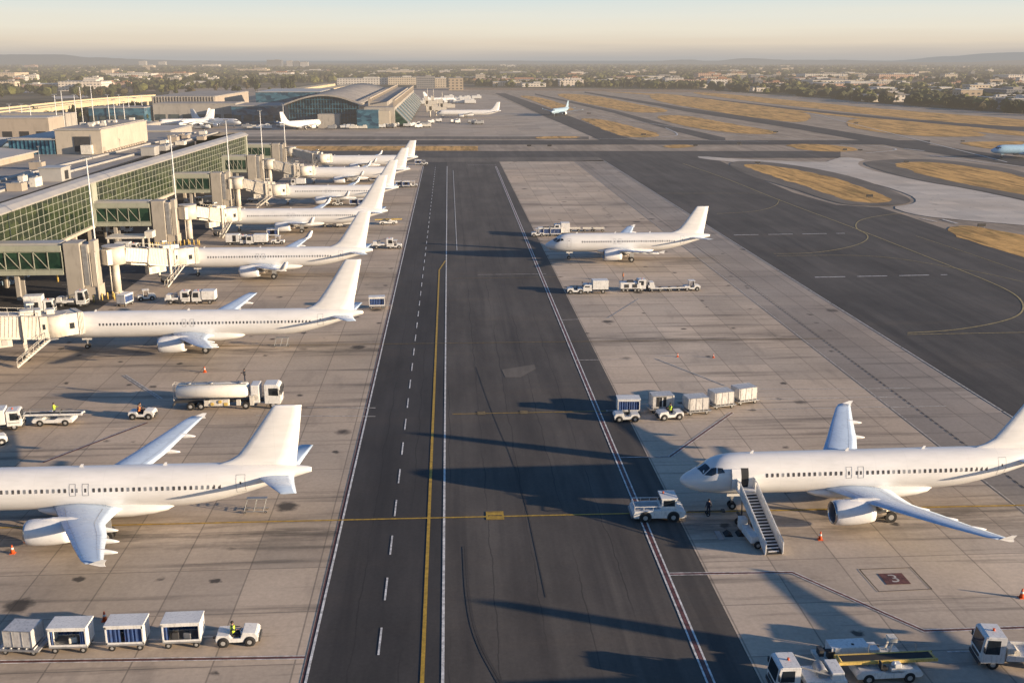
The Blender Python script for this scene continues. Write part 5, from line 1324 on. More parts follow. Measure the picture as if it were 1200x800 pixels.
# boarding stairs
t = thing('boarding_stairs', 'white mobile boarding stairs against the open front door of the right airplane', 'boarding stairs', (28.4, 91.6, 0), R(4))
yt, yb = -1.0, -8.2; zt = 3.05; n = 19
m = MB()
for k in range(n):
    u = (k+.5)/n; y = yb+(yt-yb)*u; z = .25+(zt-.25)*u; m.box((0, y-.04, z), (1.5, .21, .04))
m.box((0, .05, zt), (1.9, 2.0, .1)); m.beam((0, yb, .1), (0, yt, zt-.12), 1.5, .05, mi=1); m.build('steps', ['cowl', 'dsteel'], t)
for s in (-1, 1):
    m = MB(); m.beam((s*.82, yb-.1, .25), (s*.82, yt, zt), .08, .4); m.beam((s*.82, yb-.1, 1.25), (s*.82, yt, zt+1.), .07, .09); m.beam((s*.82, yt, zt+1), (s*.82, .9, zt+1), .07, .09); m.beam((s*.82, yb-.1, .2), (s*.82, yb-.1, 1.25), .07, .07)
    for k in range(10): p = Vector((s*.82, yb, .3)).lerp(Vector((s*.82, yt, zt)), k/9); m.beam(p, p+Vector((0, 0, 1)), .04, .04)
    m.build('handrail', 'gwhite', t)
    m = MB(); a = Vector((s*.80, yb, .45)); b = Vector((s*.80, yt, zt+.2)); m.loft([[a, a+Vector((0, 0, .62)), a+Vector((s*.02, 0, .62)), a+Vector((s*.02, 0, 0))], [b, b+Vector((0, 0, .62)), b+Vector((s*.02, 0, .62)), b+Vector((s*.02, 0, 0))]], smooth=False)
    m.box((s*.9, .25, zt+.55), (.05, 1.5, 1.1)); m.build('side_panel', 'gwhite', t)
m = MB(); m.beam((-.6, yb, .35), (-.6, 0, .55), .15, .25); m.beam((.6, yb, .35), (.6, 0, .55), .15, .25); m.beam((-.6, -1.2, .5), (-.6, -1.2, 2.9), .12, .12); m.beam((.6, -1.2, .5), (.6, -1.2, 2.9), .12, .12); m.beam((.6, -4.6, .4), (.6, -1.4, 2.7), .1, .1); m.beam((-.6, -4.6, .4), (-.6, -1.4, 2.7), .1, .1); m.build('underframe', 'dsteel', t)
m = MB(); m.box((-1.2, -5.2, .75), (.75, 2.6, .7), bev=.06); m.box((-1.25, -3.3, 1.0), (.7, .9, 1.1), bev=.06); m.build('drive_unit', 'gwhite', t)
for (x, y) in ((-1.0, -6.8), (1.0, -6.8), (-1.05, -1.6), (1.0, -1.6)): wheel(t, x, y, .36, .2)
m = MB(); m.box((0, 1.1, zt+.05), (2.1, .25, .3), bev=.05); m.build('bumper', 'rubber', t)
t = thing('wheel_chocks', 'dark chocks and mat on the concrete left of the boarding stairs', 'chocks', (*G(853, 626), 0))
m = MB(); m.prof([(-.4, 0), (.4, 0), (0, .3)], -.5, .5); m.prof([(.8, 0), (1.5, 0), (1.15, .3)], -.5, .5); m.box((-.9, -.2, .03), (.5, 1.8, .06), mi=1); m.build('blocks', ['rubber', 'steel'], t)
person('person in dark clothing standing near the nose wheel of the right airplane', (*G(830, 604), 0), R(90), 'stand', vest='navy')
# row in front of the middle aircraft
x, y = G(674, 343.5); tug('white tug at the left end of the row in front of the middle airplane', (x, y), R(180))
x, y = G(690, 343); cabtruck('white truck with tall box and open side door in the row before the middle airplane', (31.0-3.2, y), R(180), 'box', 5.0, name='box_truck', hgt=2.6, tall=1.7)
t = thing('ground_power_unit', 'white wheeled power unit in the row before the middle airplane', 'power unit', (*G(738, 341), 0))
m = MB(); m.box((0, 0, 1.25), (4.0, 1.9, 1.2), bev=.07); m.build('housing', 'gwhite', t); m = MB(); m.box((0, 0, .55), (3.8, 1.2, .2)); m.box((-.8, -.97, 1.2), (.9, .04, .7)); m.box((.8, -.97, 1.2), (.9, .04, .7)); m.box((0, 0, 2.0), (1.2, .9, .3)); m.build('chassis', 'dsteel', t); wheels(t, (-1.4, -.6, .9, 1.6), .8, .34, .2)
x, y = G(756, 340.5); cabtruck('white small truck pulling the empty dollies before the middle airplane', (x, y), R(180), 'service', 3.6, name='service_truck', tall=2.3)
for i, px in enumerate((768, 779, 790, 800)):
    x, y = G(px, 341-.3*i); t = thing('empty_dolly', ['empty flat dolly nearest the small truck', 'second empty dolly from the small truck', 'third empty dolly from the small truck', 'last empty dolly, beside the end vehicle'][i]+', before the middle airplane', 'dolly', (x, y, 0), 0, 'empty dollies')
    m = MB(); m.box((0, 0, .62), (2.4, 1.7, .12)); m.beam((-1.2, 0, .5), (-2., 0, .4), .08, .08); m.box((0, -.86, .75), (2.2, .05, .2), mi=1); m.build('deck', ['steel', 'gwhite'], t); wheels(t, (-.8, .8), .7, .28, .16)
x, y = G(810, 340); tug('white tug at the right end of the empty dollies', (x, y), R(0), cab=True)
person('person in dark clothing standing beyond the white power unit', (*G(730, 329), 0), 0, 'stand', vest='ovest')
# row beyond the middle aircraft
x, y = G(630, 277); tug('white tug at the left end of the row beyond the middle airplane nose', (x, y), R(180), cab=True)
for i, (px, l) in enumerate(((637, 'first cart behind the tug beyond the middle airplane nose'), (643, 'second cart behind the tug beyond the middle airplane nose'), (651, 'tallest cart beyond the middle airplane nose'))):
    x, y = G(px, 276.5); cart(l, (x, y), R(180), openr=(.4, .6), group=None)
x, y = G(658, 276); cabtruck('white truck with dark windscreen just above the middle airplane nose', (x, y), R(180), 'box', 4.2, name='box_truck', hgt=3.4, tall=2.9)
for i, px in enumerate((674, 690, 702)):
    x, y = G(px, 272); t = thing('empty_dolly', ['left', 'middle', 'right'][i]+' one of three dollies beyond the middle airplane hull', 'dolly', (x, y+1, 0), 0, 'dollies beyond the middle airplane'); m = MB(); m.box((0, 0, .8), (3.2, 1.7, .12)); m.box((0, 0, 1.0), (3., .06, .3)); m.build('deck', 'gcream', t); wheels(t, (-1, 1), .7, .3, .16)
# lower right
cabtruck('white truck at the bottom edge left of the belt loader', (25.0, 63.0), R(180), 'service', 5.2, name='service_truck')
belt_loader('white and yellow belt loader at the lower right with its belt lying flat', (31.2, 64.2), R(1), R(0))
t = thing('container_loader', 'white low loader platform behind the belt loader, lower right', 'loader', (29.8, 66.4, 0), R(1))
m = MB(); m.box((-.6, 0, 1.0), (2.9, 1.25, .95), bev=.03); m.box((1.3, 0, .85), (.8, 1.1, .6), bev=.03); m.build('housing', 'gwhite', t)
m = MB(); m.box((.2, 0, .5), (6.6, 1.5, .2)); m.beam((2.5, -.3, .7), (2.8, -.3, 1.7), .12, .12); m.beam((2.5, .3, .7), (2.8, .3, 1.7), .12, .12); m.box((2.8, 0, 1.7), (.6, .7, .35)); m.build('frame', 'gcream', t); wheels(t, (-2, 2.), .72, .36, .2)
m = MB(); m.box((-.3, -.2, 1.49), (.18, .18, .05)); m.build('vent', 'dark', t)
t = thing('tow_hitch', 'dark tow hitch gear at the left end of the belt loader', 'hitch', (*G(972, 778), 0)); m = MB(); m.tube((-.9, 0, 1.2), (.9, 0, 1.3), .1, n=8); m.box((-.8, 0, 1.15), (.35, .7, .5)); m.box((.0, 0, .6), (.5, .5, 1.2)); m.build('hitch', 'dsteel', t); wheels(t, (0,), .3, .25, .15)
cabtruck('white cab truck at the right edge, lower right corner', (42.0, 65.2), R(172), 'flat', 6.5, name='flatbed_truck', tall=2.6)
# cones
cone_l = {0: 'orange and white cone behind the curtained cart train', 1: 'orange cone at the left edge below the nearest engine', 2: 'orange cone by the engine of the right airplane', 3: 'orange cone at the right edge above the lower right truck',
          4: 'orange cone in front of the second airplane', 5: 'orange cone in front of the second airplane, right one', 6: 'orange cone on the dark stains, left one', 7: 'orange cone on the dark stains, right one', 8: 'orange cone beyond the near wing of the first airplane', 9: 'small cone beyond the three containers'}
for i, pq in enumerate(((123, 727), (15, 648), (961, 632), (1197, 700), (240, 436), None, (794, 418), (836, 419))):
    if pq is None: continue
    x, y = G(*pq); t = thing('traffic_cone', cone_l[i], 'traffic cone', (x, y, 0), 0, 'traffic cones')
    m = MB(); m.tube((0, 0, .05), (0, 0, .85), .20, .05, n=14); m.build('cone', 'orange', t)
    m = MB(); m.tube((0, 0, .42), (0, 0, .60), .138, .102, n=14); m.build('reflective_band', 'gwhite', t)
    m = MB(); m.box((0, 0, .03), (.46, .46, .06)); m.build('base', 'orange', t)
    if i > 5: t.scale = (.7, .7, .7)

# ================================================================== FAR AIRPORT BUILDINGS
def z_at(px, py_base, py_top):
    X, Y = G(px, py_base); lo, hi = 0., 400.
    for _ in range(40):
        mid = (lo+hi)/2
        if P(X, Y, mid)[1] > py_top: lo = mid
        else: hi = mid
    return lo
t = thing('arched_hall', 'distant grey barrel roofed hall with dark glass arched front', 'hall', (-83, 705, 0))
n = 24; w = 23.
def arc(a): return 14.0+6.5*math.cos((a-.5)*math.pi*.95)
m = MB(); lo_ = []; hi_ = []
for k in range(n+1):
    x = -w+2*w*k/n; lo_.append((x, 0, 0)); hi_.append((x, 0, arc(k/n)))
for k in range(n): m.poly([lo_[k], lo_[k+1], hi_[k+1], hi_[k]])
m.build('glass_front', 'kglass', t)
m = MB()
for k in range(n+1):
    if k % 1 == 0: m.box((-w+2*w*k/n, -.3, arc(k/n)/2), (.35, .3, arc(k/n)))
for z in range(3, 25, 3):
    ks = [k for k in range(n+1) if arc(k/n) > z]
    if ks: m.box(((-w+2*w*ks[0]/n-w+2*w*ks[-1]/n)/2, -.35, z), ((ks[-1]-ks[0])*2*w/n, .25, .35))
m.build('mullions', 'bglass', t)
m = MB(); secs = []
for dy in (-2.5, 0, 120, 260, 330):
    s_ = 1.12; secs.append([((-w+2*w*k/n)*s_, dy, arc(k/n)+.8) for k in range(n+1)]+[((w-2*w*k/n)*s_, dy, arc(1-k/n)-.2) for k in range(n+1)])
m.loft(secs); m.build('roof', 'roofgrey', t)
m = MB(); m.box((4, -6, 4.5), (14, 11, 9)); m.box((-23.5, 20, 8), (5, 36, 16)); m.build('annex', 'conc_wall', t)
m = MB(); m.box((30, -2, 6), (14, 30, 12)); m.build('blue_annex', 'bglass', t)
t = thing('pier_building', 'distant long pier with pale roof frames and slatted green side', 'pier', (-46, 900, 0))
m = MB(); m.box((0, 0, 6.5), (20, 400, 13)); m.box((-2, 10, 14.5), (12, 380, 3), mi=1); m.build('wall', ['conc_wall', 'roofgrey'], t)
m = MB(); m.prof([(10.1, 1), (19, 1), (19, 2), (10.1, 11)], -195, 195); m.build('slope_glass', 'gglass2', t)
m = MB()
for k in range(12): m.beam((10.3, -190+k*33, 11.4), (19.5, -190+k*33, 2.2), 2.4, .6)
m.build('slat', 'fascia', t)
m = MB()
for k in range(24): m.box((9.5, -195+k*17, 14.5), (1.2, 1.0, 6)); m.box((-7, -195+k*17, 16.2), (1.2, 1.0, 5))
m.box((9.5, 0, 17.4), (1.4, 390, .8)); m.box((-7, 0, 18.6), (1.4, 390, .8)); m.build('roof_frame', 'tan', t)
m = MB(); m.box((-2, -202, 5.5), (18, 6, 11)); m.build('end_block', 'beige', t)
box_building('garage_building', 'distant ribbed tan parking block with a sunlit end wall', 'building', -223, -176, 806, 940, 0, 16.5, 'tan', 'roofgrey',
    lambda t, w, d, z0, z1: (lambda m: ([m.box((-w/2+w*(k+.5)/22, -d/2-.6, z1/2+2.5), (.7, 1.2, z1-5)) for k in range(22)], [m.box((-w/2+w*(k+.5)/14, -d/2-.5, 4.), (1.8, .8, 3), mi=1) for k in range(14)], m.build('fins', ['conc_wall', 'dark'], t)))(MB()))
for (x0, x1, y0, y1, h, wl, rf, lab) in ((-210, -152, 760, 795, 13, 'conc_wall', 'roofgrey', 'distant low grey building below the ribbed parking block'), (-152, -108, 745, 800, 12, 'bglass', 'roofgrey', 'distant dark glass pier left of the arched hall'), (-150, -100, 830, 900, 19, 'bglass', 'fascia', 'distant blue roofed building between parking block and arched hall'),
      (-250, -212, 745, 775, 11, 'bglass', 'roofgrey', 'distant blue glass building at the left of the low grey one'), (-170, -112, 1000, 1040, 16, 'tan', 'rooflight', 'distant cream building above the blue roof')):
    t = box_building('distant_terminal', lab, 'building', x0, x1, y0, y1, 0, h, wl, rf)
    m = MB(); w_ = x1-x0
    for k in range(6): m.box((-w_/2+w_*(k+.5)/6, -(y1-y0)/2-.15, 4), (w_/8, .3, 4))
    m.build('window', 'kglass', t)
# clustered structures in front of the far airliner (bridges and stairs at the pier)
for i, (px, py, hh) in enumerate(((504, 137, 11), (511, 136, 9), (517, 134, 12), (500, 131, 13), (507, 129, 12), (522, 131, 8))):
    x, y = G(px, py); t = thing('distant_jet_bridge', ['leftmost', 'second', 'third', 'fourth', 'fifth', 'rightmost'][i]+' cream bridge tower in the cluster left of the distant airliner', 'jet bridge', (x, y, 0), 0, 'distant bridge towers')
    m = MB(); m.box((0, 0, hh*.7), (3, 3, hh*.6)); m.box((4, 0, hh*.6), (9, 3, 3)); m.tube((0, 0, 0), (0, 0, hh*.5), .6, n=8); m.tube((1, 0, hh*.9), (1, 0, hh*1.5), .25, n=6); m.build('tower', 'jet', t)
r3 = random.Random(11)
for k in range(46):
    px = r3.choice((r3.uniform(434, 500), r3.uniform(434, 562))); py = r3.uniform(147, 150.5) if px < 500 else r3.uniform(143, 147)
    x, y = G(px, py); m = MB(); c_ = r3.choice(['gwhite', 'gwhite', 'gcream', 'steel'])
    L_ = r3.uniform(3.5, 7); m.box((0, 0, 1.5), (L_, 2.2, 1.7), bev=.12); m.box((L_*.3, 0, 2.5), (L_*.3, 2., .7), bev=.1); m.box((0, 0, .5), (L_*.9, 2.1, .4), mi=1)
    for q in (-.3, .3): m.tube((L_*q, -1.1, .5), (L_*q, 1.1, .5), .5, n=10, mi=1)
    o = m.build('service_vehicle', [c_, 'rubber']); o.location = (x, y, 0); o.rotation_euler.z = r3.uniform(-.4, .4)
    tag(o, 'tiny distant service vehicle in the dense row at the foot of the second terminal pier', 'service vehicle', 'distant vehicles along the second terminal pier')
for k in range(40):
    px = r3.uniform(185, 425); py = r3.uniform(149.5, 152); x, y = G(px, py)
    if abs(px-262) < 20 or abs(px-366) < 20: continue
    m = MB(); L_ = r3.uniform(3, 7); m.box((0, 0, 1.4), (L_, 2.2, 1.5), bev=.12); m.box((L_*.25, 0, 2.4), (L_*.35, 2., .8), bev=.1); m.box((0, 0, .5), (L_*.9, 2.1, .4), mi=1)
    o = m.build('service_vehicle', [r3.choice(['gwhite', 'gcream', 'steel']), 'rubber']); o.location = (x, y, 0); tag(o, 'tiny distant service vehicle before the arched hall and blue glass pier', 'service vehicle', 'distant vehicles in front of the arched hall')
for k in range(26):
    px = r3.uniform(475, 560); py = r3.uniform(116, 123); x, y = G(px, py); m = MB(); L_ = r3.uniform(6, 14); m.box((0, 0, 2.2), (L_, 4, 3.2), bev=.3); m.box((L_*.2, 0, 4.2), (L_*.3, 3.4, 1.6), bev=.2); m.box((0, 0, .6), (L_*.9, 3, .6), mi=1)
    o = m.build('service_vehicle', ['gwhite', 'rubber']); o.location = (x, y, 0); tag(o, 'tiny white service vehicle in the haze beyond the second terminal pier', 'service vehicle', 'farthest white vehicles beyond the pier')
# small dark airfield signs in the grass
for i, (px, py) in enumerate(((888, 192.5), (1019, 232), (866, 169.5), (990, 177), (1008, 177.5), (815, 172), (909, 156), (1003, 145.5), (1062, 191.5), (1150, 267), (754, 159), (690, 134), (620, 172.5), (644, 172.5), (1128, 167))):
    x, y = G(px, py); s_ = 2.2 if y < 600 else 3.2
    t = thing('airfield_sign', 'small dark taxiway sign board at the edge of the dry grass', 'sign', (x, y, 0), 0, 'dark taxiway signs by the grass')
    m = MB(); m.box((0, 0, .75), (s_, .3, .8), bev=.04); m.build('board', 'dark', t); m = MB(); m.box((-s_*.35, 0, .2), (.12, .12, .4)); m.box((s_*.35, 0, .2), (.12, .12, .4)); m.build('leg', 'steel', t)

# elevated road on the left
t = thing('elevated_road', 'sunlit elevated road curving in from the left edge behind the terminal', 'viaduct', (0, 0, 0))
top = smooth_line([(-260, 156), (-100, 139), (0, 128.5), (70, 121), (130, 115.5), (182, 112.5)], 2); bot = smooth_line([(-260, 166), (-100, 149), (0, 136.5), (70, 126), (130, 119.5), (182, 116)], 2)
m = MB(); zt = 8.
T_ = [G(px, py, zt) for px, py in top]; B_ = [G(px, py, zt) for px, py in bot]
for k in range(len(T_)-1):
    m.poly([(*T_[k], zt), (*T_[k+1], zt), (*B_[k+1], zt), (*B_[k], zt)])
m.build('deck', 'deck', t)
for nm, L_ in (('parapet', B_), ('parapet', T_)):
    m = MB()
    for a, b in zip(L_, L_[1:]): m.beam((*a, zt-.3), (*b, zt-.3), .8, 3.2)
    m.build(nm, 'deck', t)
m = MB()
mid = [((a[0]*.5+b[0]*.5), (a[1]*.5+b[1]*.5)) for a, b in zip(T_, B_)]
for a, b in zip(mid, mid[1:]): m.beam((*a, zt+.4), (*b, zt+.4), .6, .9)
m.build('median', 'deck', t)
m = MB()
for k in range(1, len(B_)-1): m.tube((*B_[k], 0), (*B_[k], zt-1.8), 1.2, n=10); m.tube((*T_[k], 0), (*T_[k], zt-1.8), 1.2, n=10)
m.build('pier', 'deck', t)
m = MB()
x0, y0 = G(345, 112, 9); x1, y1 = G(412, 100, 9)
t2 = thing('far_viaduct', 'pinkish sunlit viaduct rising behind the arched hall', 'viaduct', (0, 0, 0))
for o_ in (0, 34): m.beam((x0-o_, y0+o_, 9), (x1-o_, y1+o_, 9), 16, 3)
for k in range(12): u = k/11; m.tube((x0+(x1-x0)*u, y0+(y1-y0)*u, 0), (x0+(x1-x0)*u, y0+(y1-y0)*u, 8), 1.3, n=8)
m.build('deck', 'deck', t2)
# long low sunlit strips of road and lots on the left
for (a, b, c_, d) in (((5, 105), (48, 104.5), (48, 108.5), (8, 109)), ((97, 105), (180, 104), (183, 107), (97, 109)), ((60, 113), (100, 111), (104, 114), (66, 116)), ((205, 103.5), (290, 103), (290, 106), (205, 107))):
    sheet('parking_lot', gp(a, b, c_, d), -.3, 'dirt' if a[0] == 97 else 'palec')

# lamp posts by the landside roads
for i, (px, py, h) in enumerate(((69, 160, 20), (77, 158, 22), (91, 152, 18), (99, 157, 24), (111, 150, 24), (129, 146, 16), (142, 142, 15), (136, 150, 14), (153, 145, 15), (160, 143, 13), (39, 160, 14), (14, 152, 12), (28, 152, 12), (168, 140, 14), (147, 148, 12))):
    x, y = G(px, py); t = thing('lamp_post', 'tall pale lamp post standing behind the plant block on the landside', 'lamp post', (x, y, 0), 0, 'landside lamp posts')
    m = MB(); m.tube((0, 0, 0), (0, 0, h+4), .3, .18, n=8); m.build('pole', 'gwhite', t); m = MB(); m.box((0, 0, h+4), (2.6, .8, .4)); m.build('lamp_head', 'steel', t)
for k in range(60):
    px = r3.uniform(128, 178); py = r3.uniform(143, 149); x, y = G(px, py)
    m = MB(); m.loft([[(-2.2, -.9, .3), (2.2, -.9, .3), (2.2, .9, .3), (-2.2, .9, .3)], [(-2.2, -.9, .95), (2.2, -.9, .9), (2.2, .9, .9), (-2.2, .9, .95)], [(-1.4, -.7, 1.5), (.6, -.7, 1.5), (.6, .7, 1.5), (-1.4, .7, 1.5)]], smooth=False)
    o = m.build('parked_car', r3.choice(['gwhite', 'dsteel', 'paleblue', 'silver'])); o.location = (x, y, 0); o.rotation_euler.z = r3.choice((1.5, 0.)); tag(o, 'tiny car in the distant lot below the dark trees, left of the ribbed block', 'car', 'cars in the distant landside lot')

# ================================================================== CITY
def city(px0, px1, ytop, ybase, fi, ri, label, group=None, depth=None, name='city_building'):
    X0, Y0 = G(px0, ybase); X1, _ = G(px1, ybase); h = z_at((px0+px1)/2, ybase, ytop); w = abs(X1-X0); d = depth or max(12, min(w*.8, 60))
    m = MB(); m.box((0, d/2, h/2), (w, d, h)); m.box((0, d/2, h+.3), (w+.6, d+.6, .6), mi=1); m.box((w*.15, d/2, h+1.6), (w*.3, d*.4, 2.2), mi=1)
    o = m.build(name, [FAC[fi], ROOF[ri]]); o.location = ((X0+X1)/2, Y0, 0); tag(o, label, 'building', group); return o
city(313, 330, 70.5, 80, 3, 1, 'tall wide slate office tower on the left skyline'); city(336, 343, 71.5, 80.5, 1, 1, 'pale tower on the left skyline, first right of the slate tower'); city(344.5, 351, 72, 80.5, 3, 1, 'grey tower on the left skyline between two pale ones'); city(352, 361, 73, 80.5, 1, 1, 'lower pale tower on the left skyline, rightmost of the cluster')
city(163, 171, 72, 79, 1, 0, 'white high rise on the far left skyline'); city(186, 194, 72.5, 78.5, 1, 0, 'pale slab right of the white high rise on the left skyline'); city(29, 41, 76.5, 80.5, 4, 2, 'rose block on the far left skyline'); city(168, 180, 77, 83, 0, 0, 'cream block in front of the white high rise'); city(237, 256, 76, 80.5, 1, 0, 'low wide white block left of the slate tower')
city(37, 42, 87.5, 94, 0, 0, 'slim cream tower among the left trees')
city(586, 593, 76, 80, 1, 0, 'left white tower on the centre skyline'); city(594.5, 604, 76.5, 80, 1, 0, 'right white tower on the centre skyline')
city(488, 509, 90.5, 103.5, 3, 1, 'dark blue glass office block behind the second terminal', depth=60); city(510, 523, 92, 103, 0, 0, 'cream office wing right of the dark blue block', depth=60); city(526, 543, 92, 106, 2, 1, 'tan concrete tower block at the head of the runway', depth=40)
city(455, 488, 91, 99.5, 0, 0, 'long cream building left of the dark blue block'); city(395, 455, 92.5, 99.5, 1, 0, 'long pale warehouse left of the cream building')
city(656, 684, 94, 101.5, 1, 0, 'bright white warehouse beyond the dirt band'); city(578, 612, 96.5, 101.5, 0, 0, 'cream low warehouse beyond the dirt band, left'); city(612, 640, 98, 102, 1, 0, 'white low warehouse beyond the dirt band'); 
city(818, 845, 86, 93.5, 4, 2, 'rose brick apartment block right of centre'); city(846, 860, 88, 93.5, 0, 0, 'cream block touching the rose apartment block'); city(858, 912, 97, 101.5, 0, 2, 'long cream roofed hall at the right')
city(952, 1003, 94.5, 103, 1, 1, 'long pale office block in shade at the right'); city(1003, 1012, 93.5, 102.5, 0, 0, 'cream block, first of three at the right'); city(1014, 1027, 95.5, 103.5, 0, 0, 'cream block, second of three at the right'); city(1029, 1043, 95.5, 103.5, 0, 0, 'cream block, third of three at the right'); city(1051, 1066, 97, 103.5, 1, 0, 'white cube block right of the three cream blocks')
city(1000, 1072, 105.5, 112.5, 0, 0, 'long cream warehouse at the right with pale roof', depth=70); city(1075, 1142, 105.5, 113, 1, 0, 'long white warehouse right of the cream one', depth=70); city(1018, 1075, 112, 119.5, 1, 1, 'white shed in front of the cream warehouse', depth=30)
city(1159, 1175, 93.5, 103.5, 2, 1, 'tan hotel tower at the far right'); city(1157, 1164, 82, 87, 1, 0, 'white tower on the right hillside'); city(1137, 1142, 84, 92, 3, 1, 'slim grey tower on the right'); city(1178, 1215, 106, 119.5, 3, 1, 'blue grey glass office block at the right edge', depth=60); city(1190, 1200, 96, 102, 0, 2, 'clay roofed block at the right edge'); city(1165, 1171, 115, 126, 1, 0, 'small white house near the right edge')
city(882, 935, 103, 107.5, 1, 1, 'long low shed row right of centre'); city(820, 850, 99.5, 103.5, 1, 0, 'white low shed right of centre')
cols = ['cream', 'white', 'tan', 'slate grey', 'rose']
r4 = random.Random(5)
cnt = 0
far_list = sorted([(r4.uniform(-5, 1210), r4.random()) for _ in range(330)], key=lambda q: -q[1])
EXT = []
for k, (px, u) in enumerate(far_list):
    b_ = bound_y(px)
    lo_y = 78.8
    py = lo_y+(b_-3-lo_y)*u**1.35
    if px < 300 and py > 108: continue
    if 300 < px < 480 and py > 94: continue
    dist = G(px, py)[1]; s_ = 1200./dist
    w = (r4.uniform(10, 40) if r4.random() < .75 else r4.uniform(60, 130))*s_; h = r4.choice((6, 7, 9, 10, 14))*s_
    if py < 84: w = r4.uniform(5, 16); h = r4.uniform(.8, 2.)
    if cnt >= 170:
        X0, Y0 = G(px, py); EXT.append((X0, Y0, w/s_, h/s_)); continue
    fi = r4.choice((0, 1, 1, 0, 2, 3, 4)); side = 'left' if px < 400 else 'middle' if px < 800 else 'right'
    city(px, px+w, py-h, py, fi, r4.choice((0, 0, 1, 2)), f'low {cols[fi]} building among the trees of the {side} city belt', f'low {cols[fi]} buildings in the {side} city belt'); cnt += 1

m = MB()
for X0, Y0, w, h in EXT: m.box((X0, Y0, h/2), (w, w*.7, h))
o = m.build('distant_buildings', FAC[0]); tag(o, 'faint mass of tiny buildings along the hazy skyline', 'buildings', kind='stuff')
# trees ------------------------------------------------------------
def make_tree(seed, mat, h=11, kind='round'):
    r = random.Random(seed); t = thing('broadleaf_tree' if kind == 'round' else 'cypress_tree', 'x', 'tree')
    m = MB(); m.tube((0, 0, 0), (.2, .1, h*.45), h*.035, h*.02, n=7)
    for q in range(4):
        a = r.uniform(0, 6.28); m.tube((.15, .08, h*.32), (math.cos(a)*h*.2, math.sin(a)*h*.2, h*.62), h*.016, h*.008, n=5)
    m.build('trunk', 'trunk', t)
    bm = bmesh.new(); lobes = []
    for q in range(9 if kind == 'round' else 6):
        a = r.uniform(0, 6.28); d = r.uniform(.05, .30)*h if kind == 'round' else r.uniform(0, .05)*h
        zz = r.uniform(.38, .82)*h if kind == 'round' else h*(.25+.13*q); lobes.append((Vector((math.cos(a)*d, math.sin(a)*d, zz)), (r.uniform(.13, .23) if kind == 'round' else .12-.012*q)*h))
    for c, rad in lobes:
        bmesh.ops.create_icosphere(bm, subdivisions=2, radius=rad*.72, matrix=Matrix.Translation(c))
        for q in range(70):
            v = Vector((r.gauss(0, 1), r.gauss(0, 1), r.gauss(0, .85))); v.normalize(); p = c+v*rad*r.uniform(.7, 1.18); s_ = r.uniform(.035, .07)*h
            a = v.orthogonal().normalized(); b = v.cross(a); a = (a+v*r.uniform(-.6, .6)).normalized()
            ps = [bm.verts.new(p+a*s_*x_+b*s_*y_) for x_, y_ in ((-1, -.7), (1, -.5), (.8, .8), (-.7, .9))]
            bm.faces.new(ps)
    for v in bm.verts: v.co += Vector(mnoise.noise_vector(v.co*.6))*h*.02
    me = bpy.data.meshes.new('crown'); bm.to_mesh(me); bm.free(); me.materials.append(M[mat]); o = bpy.data.objects.new('crown', me); C.objects.link(o); o.parent = t
    return t
protos = [make_tree(1, 'leafA'), make_tree(2, 'leafB'), make_tree(3, 'leafC'), make_tree(4, 'leafA', 14), make_tree(5, 'leafB', 9), make_tree(6, 'leafA', 15, 'tall')]
pl = ['dark green round tree', 'olive green round tree', 'brownish round tree', 'tall dark green spreading tree', 'small olive green bushy tree', 'narrow dark cypress tree']
used = [False]*6
def place_tree(px, py, where, sc=1.):
    i = r4.choice((0, 0, 1, 1, 2, 3, 3, 4, 5)); x, y = G(px, py)
    if used[i]: t = copy_tree(protos[i])
    else: t = protos[i]; used[i] = True
    t.location = (x, y, -.4); s_ = r4.uniform(.75, 1.3)*sc; t.scale = (s_*r4.uniform(.9, 1.2), s_*r4.uniform(.9, 1.2), s_); t.rotation_euler.z = r4.uniform(0, 6.28)
    tag(t, f'{pl[i]} {where}', 'tree', f'{pl[i]}s {where}')
for k in range(62): px = r4.uniform(42, 178); place_tree(px, r4.uniform(max(131+(178-px)*.05, 129), 146), 'in the dark grove under the elevated road', .62)
for k in range(75): place_tree(r4.uniform(-4, 290), r4.uniform(99, 117 if r4.random() < .4 else 108), 'beyond the elevated road on the left', .95)
for k in range(28): place_tree(r4.uniform(285, 345), r4.uniform(96, 110), 'between the parking block and the pinkish viaduct', 1.)
for k in range(80):
    px = r4.uniform(860, 1208); place_tree(px, bound_y(px)-r4.uniform(.5, 9), 'in front of the right warehouses', .6)
for k in range(45):
    px = r4.uniform(560, 860); place_tree(px, bound_y(px)-r4.uniform(.3, 4), 'along the dirt band beyond the runways', .7)
# the far belt of trees nobody could count
import numpy as np
bm = bmesh.new(); bmesh.ops.create_icosphere(bm, subdivisions=2, radius=1.); base_v = np.array([v.co[:] for v in bm.verts]); base_f = [[v.index for v in f.verts] for f in bm.faces]; bm.free()
bf = np.array(base_f); nv = len(base_v)
def tree_mass(name, items, mat):
    V = []; Fc = []; rg = np.random.default_rng(3)
    for k, (x, y, w, h) in enumerate(items):
        jit = 1+rg.normal(0, .18, (nv, 1)); v = base_v*jit*np.array([w/2, w/2, h/2])+np.array([x, y, h*.42]); V.append(v); Fc.append(bf+k*nv)
    V = np.concatenate(V); Fc = np.concatenate(Fc); me = bpy.data.meshes.new(name); me.from_pydata(V.tolist(), [], Fc.tolist()); me.materials.append(M[mat]); o = bpy.data.objects.new(name, me); C.objects.link(o)
    tag(o, {'leafA': 'dense dark belt of distant city trees', 'leafB': 'olive belt of distant city trees', 'leafC': 'brownish belt of distant city trees'}[mat], 'trees', kind='stuff')
IT = {'leafA': [], 'leafB': [], 'leafC': []}
